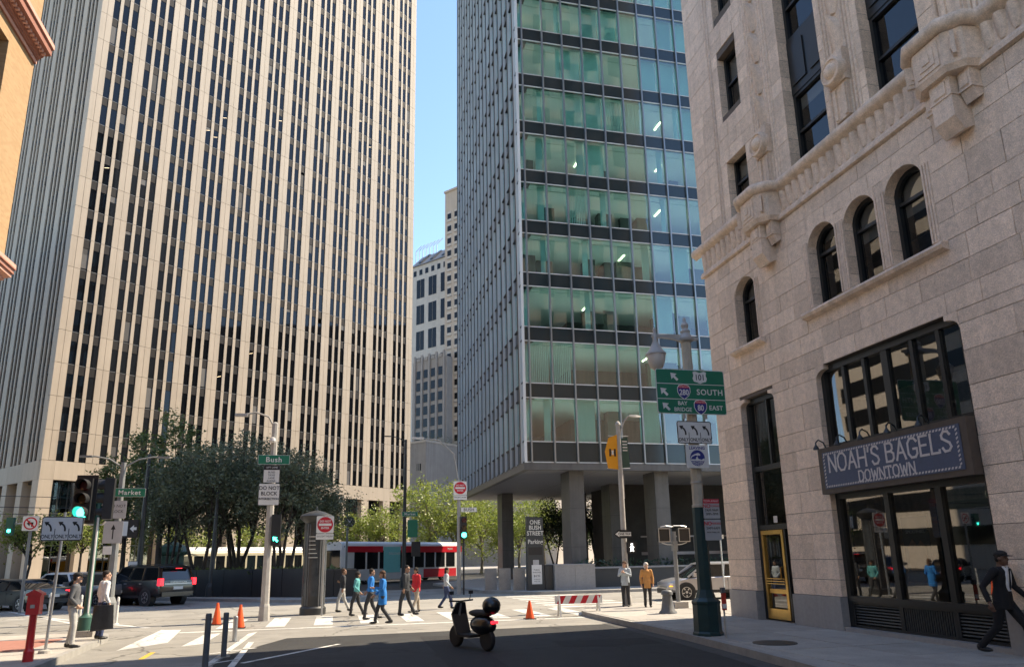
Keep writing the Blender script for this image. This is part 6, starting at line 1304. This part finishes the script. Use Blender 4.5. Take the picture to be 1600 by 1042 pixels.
leafmat('leaf_olive', (.125, .15, .085), .3); leafmat('leaf_mid', (.11, .15, .045), .4); leafmat('leaf_bright', (.25, .3, .06), .5); leafmat('leaf_dark', (.035, .06, .022), .3)
mat('bark', (.06, .05, .042), .9, var=.3, scale=6, bump=.5, bscale=20); mat('bark_pale', (.2, .17, .13), .9, var=.3, scale=6, bump=.4, bscale=20)
def tree(label, loc, h, rx, rz, m, n, leaf=.17, seed=1, stems=1, base=.35, bark='bark', group=None, z0=.15, clump=.75, name='street_tree', ry=None):
    rg = random.Random(seed); t = thing(name, label, 'tree', (loc[0], loc[1], z0), 0, group); ry = ry or rx
    tr = MB(); tips = []; cz = h-rz
    for s in range(stems):
        a = 2*math.pi*s/max(stems, 1)+rg.random(); lean = .0 if stems == 1 else rg.uniform(.3, .6)
        p0 = Vector((rg.uniform(-.12, .12)*(stems > 1), rg.uniform(-.12, .12)*(stems > 1), -.05)); p3 = Vector((math.cos(a)*lean*rx, math.sin(a)*lean*ry, cz-rz*.25))
        pts = [p0]+[p0+(p3-p0)*q+Vector((rg.uniform(-.12, .12), rg.uniform(-.12, .12), 0)) for q in (.3, .6)]+[p3]; r0 = .022*h/(1 if stems == 1 else 1.5)
        tr.tube(pts, [r0, r0*.8, r0*.65, r0*.5], 8)
        for k in range(int(9/stems)+3):
            f = rg.uniform(.55, 1.); st = p0+(p3-p0)*f; b = rg.uniform(0, 2*math.pi); el = rg.uniform(-.3, 1.)
            e = Vector((math.cos(b)*rx*rg.uniform(.5, .9), math.sin(b)*ry*rg.uniform(.5, .9), cz+rz*el*.8)); mid = st+(e-st)*.5+Vector((0, 0, .08*h*rg.random()))
            tr.tube([st, mid, e], [r0*.42, r0*.25, r0*.08], 6); tips += [e, mid]
            for _ in range(2):
                e2 = mid+Vector((rg.uniform(-1, 1)*rx*.5, rg.uniform(-1, 1)*ry*.5, rg.uniform(-.1, .6)*rz)); tr.tube([mid, e2], [r0*.18, r0*.05], 5); tips.append(e2)
    tr.build('trunk', bark, t, smooth=60)
    nc = int(18+n/170); cl = []
    for _ in range(nc):
        while True:
            v = Vector((rg.uniform(-1, 1), rg.uniform(-1, 1), rg.uniform(-1, 1)))
            if .35 < v.length < 1: break
        cl.append((Vector((v.x*rx, v.y*ry, cz+v.z*rz)), rg.uniform(.6, 1.35)*clump))
    cl += [(p, rg.uniform(.5, 1.0)*clump) for p in tips]
    vs, fs = [], []
    for i in range(n):
        c, s = cl[rg.randrange(len(cl))]
        p = c+Vector((rg.gauss(0, .5)*s, rg.gauss(0, .5)*s, rg.gauss(0, .4)*s))
        d = Vector((rg.gauss(0, 1), rg.gauss(0, 1), rg.gauss(-.2, .7))); d = d.normalized() if d.length > .01 else Vector((1, 0, 0)); q = d.orthogonal().normalized(); q.rotate(Matrix.Rotation(rg.uniform(0, 6.28), 3, d))
        l = leaf*rg.uniform(.6, 1.4); w = l*.42; b = len(vs)
        vs += [tuple(p-d*l*.5), tuple(p+q*w*.5), tuple(p+d*l*.5), tuple(p-q*w*.5)]; fs.append((b, b+1, b+2, b+3))
    me = bpy.data.meshes.new('crown'); me.from_pydata(vs, [], fs); me.materials.append(MATS[m]); o = bpy.data.objects.new('crown', me); COL.objects.link(o); o.parent = t
    return t
def tp(px, d): return at(px, 880, d).xy
G1 = 'dark trees in the planter'
tree('dark fine leaved tree on the left above the black planter', tp(318, 48), 9.0, 3.2, 2.9, 'leaf_olive', 16000, .18, 3, 3, group=G1)
tree('tall dark tree in the middle of the planter behind the Bush sign', tp(372, 50), 10.2, 3.4, 3.5, 'leaf_olive', 18000, .18, 4, 4, group=G1)
tree('dark tree right of the Bush sign behind the advertising column', tp(440, 46), 8.4, 3.1, 2.6, 'leaf_olive', 16000, .18, 5, 4, group=G1)
tree('dark low tree crown reaching furthest right over the advertising column', tp(492, 47), 6.6, 2.3, 1.7, 'leaf_olive', 7000, .18, 6, 2, group=G1)
tree('dark tree behind the left side of the planter', tp(268, 52), 8.4, 2.5, 2.6, 'leaf_olive', 9000, .18, 7, 3, group=G1)
tree('tall green street tree behind the left traffic light', tp(246, 56), 12.2, 3.2, 4.6, 'leaf_mid', 8000, .26, 8, 1, group='street trees on the left')
tree('green tree beside the parked cars with a thin leaning trunk', tp(190, 60), 10.0, 2.6, 3.6, 'leaf_mid', 4500, .26, 9, 1, group='street trees on the left')
tree('pale green young tree at the foot of the tower on the left', tp(45, 64), 5.6, 2.2, 1.7, 'leaf_bright', 2200, .24, 10, 1, group='street trees on the left')
tree('small bright tree behind the left signal pole', tp(125, 74), 6.6, 2.4, 2.0, 'leaf_bright', 2600, .26, 11, 1, group='street trees on the left')
G2 = 'bright trees along the far pavement'
for px, d, h, rx, rz, n, s, l in ((600, 92, 8.4, 3.2, 2.9, 4200, 20, 'bright green tree at the tower foot above the bus'), (556, 94, 7.8, 3.0, 2.7, 3600, 21, 'bright green tree left of the round crossing disc'), (672, 80, 10.6, 4.2, 3.9, 6500, 22, 'tall bright tree between the tower and the glass block'), (715, 84, 8.6, 3.4, 3.2, 4600, 23, 'bright tree behind the do not enter signal post'), (752, 92, 9.2, 3.8, 3.6, 4800, 24, 'bright tree seen left of the first dark column'), (812, 96, 9.4, 4.2, 3.8, 5000, 25, 'bright tree seen under the glass block behind the parking sign'), (850, 88, 9.0, 3.6, 3.6, 5200, 46, 'bright tree behind the parking sign and second column'), (780, 100, 9.6, 3.8, 4.0, 5200, 47, 'bright tree directly behind the first dark column'), (965, 98, 8.4, 3.6, 3.2, 4200, 26, 'pale tree seen between the second and third columns'), (505, 96, 6.6, 2.8, 2.2, 2400, 27, 'pale tree glimpsed below the dark crowns'), (400, 98, 6.6, 3.2, 2.2, 2400, 28, 'pale tree behind the vintage tram'), (285, 96, 6.6, 3.0, 2.2, 2000, 29, 'pale tree behind the left street trees')):
    tree(l, tp(px, d), h, rx, rz, 'leaf_bright', n, .3, s, 1, bark='bark_pale', group=G2, clump=1.)
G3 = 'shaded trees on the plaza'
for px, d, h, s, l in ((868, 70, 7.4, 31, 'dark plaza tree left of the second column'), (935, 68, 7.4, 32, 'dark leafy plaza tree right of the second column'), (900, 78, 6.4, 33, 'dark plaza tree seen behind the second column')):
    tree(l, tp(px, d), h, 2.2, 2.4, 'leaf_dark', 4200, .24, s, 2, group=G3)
# hedge on the low roof terrace and planting in the planter
def shrubs(name, label, loc, rz, L, w, h, m, n, seed):
    rg = random.Random(seed); vs, fs = [], []
    for i in range(n):
        p = Vector((rg.uniform(0, L), rg.uniform(-w, w), rg.random()**1.5*h)); d = Vector((rg.gauss(0, 1), rg.gauss(0, 1), rg.gauss(.6, .6))).normalized(); q = d.orthogonal().normalized(); l = .3*rg.uniform(.6, 1.3); b = len(vs); vs += [tuple(p), tuple(p+q*l*.2+d*l*.5), tuple(p+d*l), tuple(p-q*l*.2+d*l*.5)]; fs.append((b, b+1, b+2, b+3))
    me = bpy.data.meshes.new(name); me.from_pydata(vs, [], fs); me.materials.append(MATS[m]); o = bpy.data.objects.new(name, me); COL.objects.link(o); o.location = loc; o.rotation_euler = (0, 0, rz); tag(o, label, 'shrubs'); o['kind'] = 'stuff'
shrubs('ground_cover', 'low green planting along the black planter', (-9.2, 49, 1.4), R(-36), 11, 1.4, .12, 'leaf_mid', 1500, 41)
p = at(664, 870, 173); shrubs('roof_planting', 'planting along the roof terrace of the low grey building', (p.x, p.y, H4+.3), TM, 20, 3, 2.2, 'leaf_mid', 1500, 42)
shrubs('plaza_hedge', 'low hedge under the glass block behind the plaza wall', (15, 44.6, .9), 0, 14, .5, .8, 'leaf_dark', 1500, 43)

bpy.data.scenes.remove(TMPS)
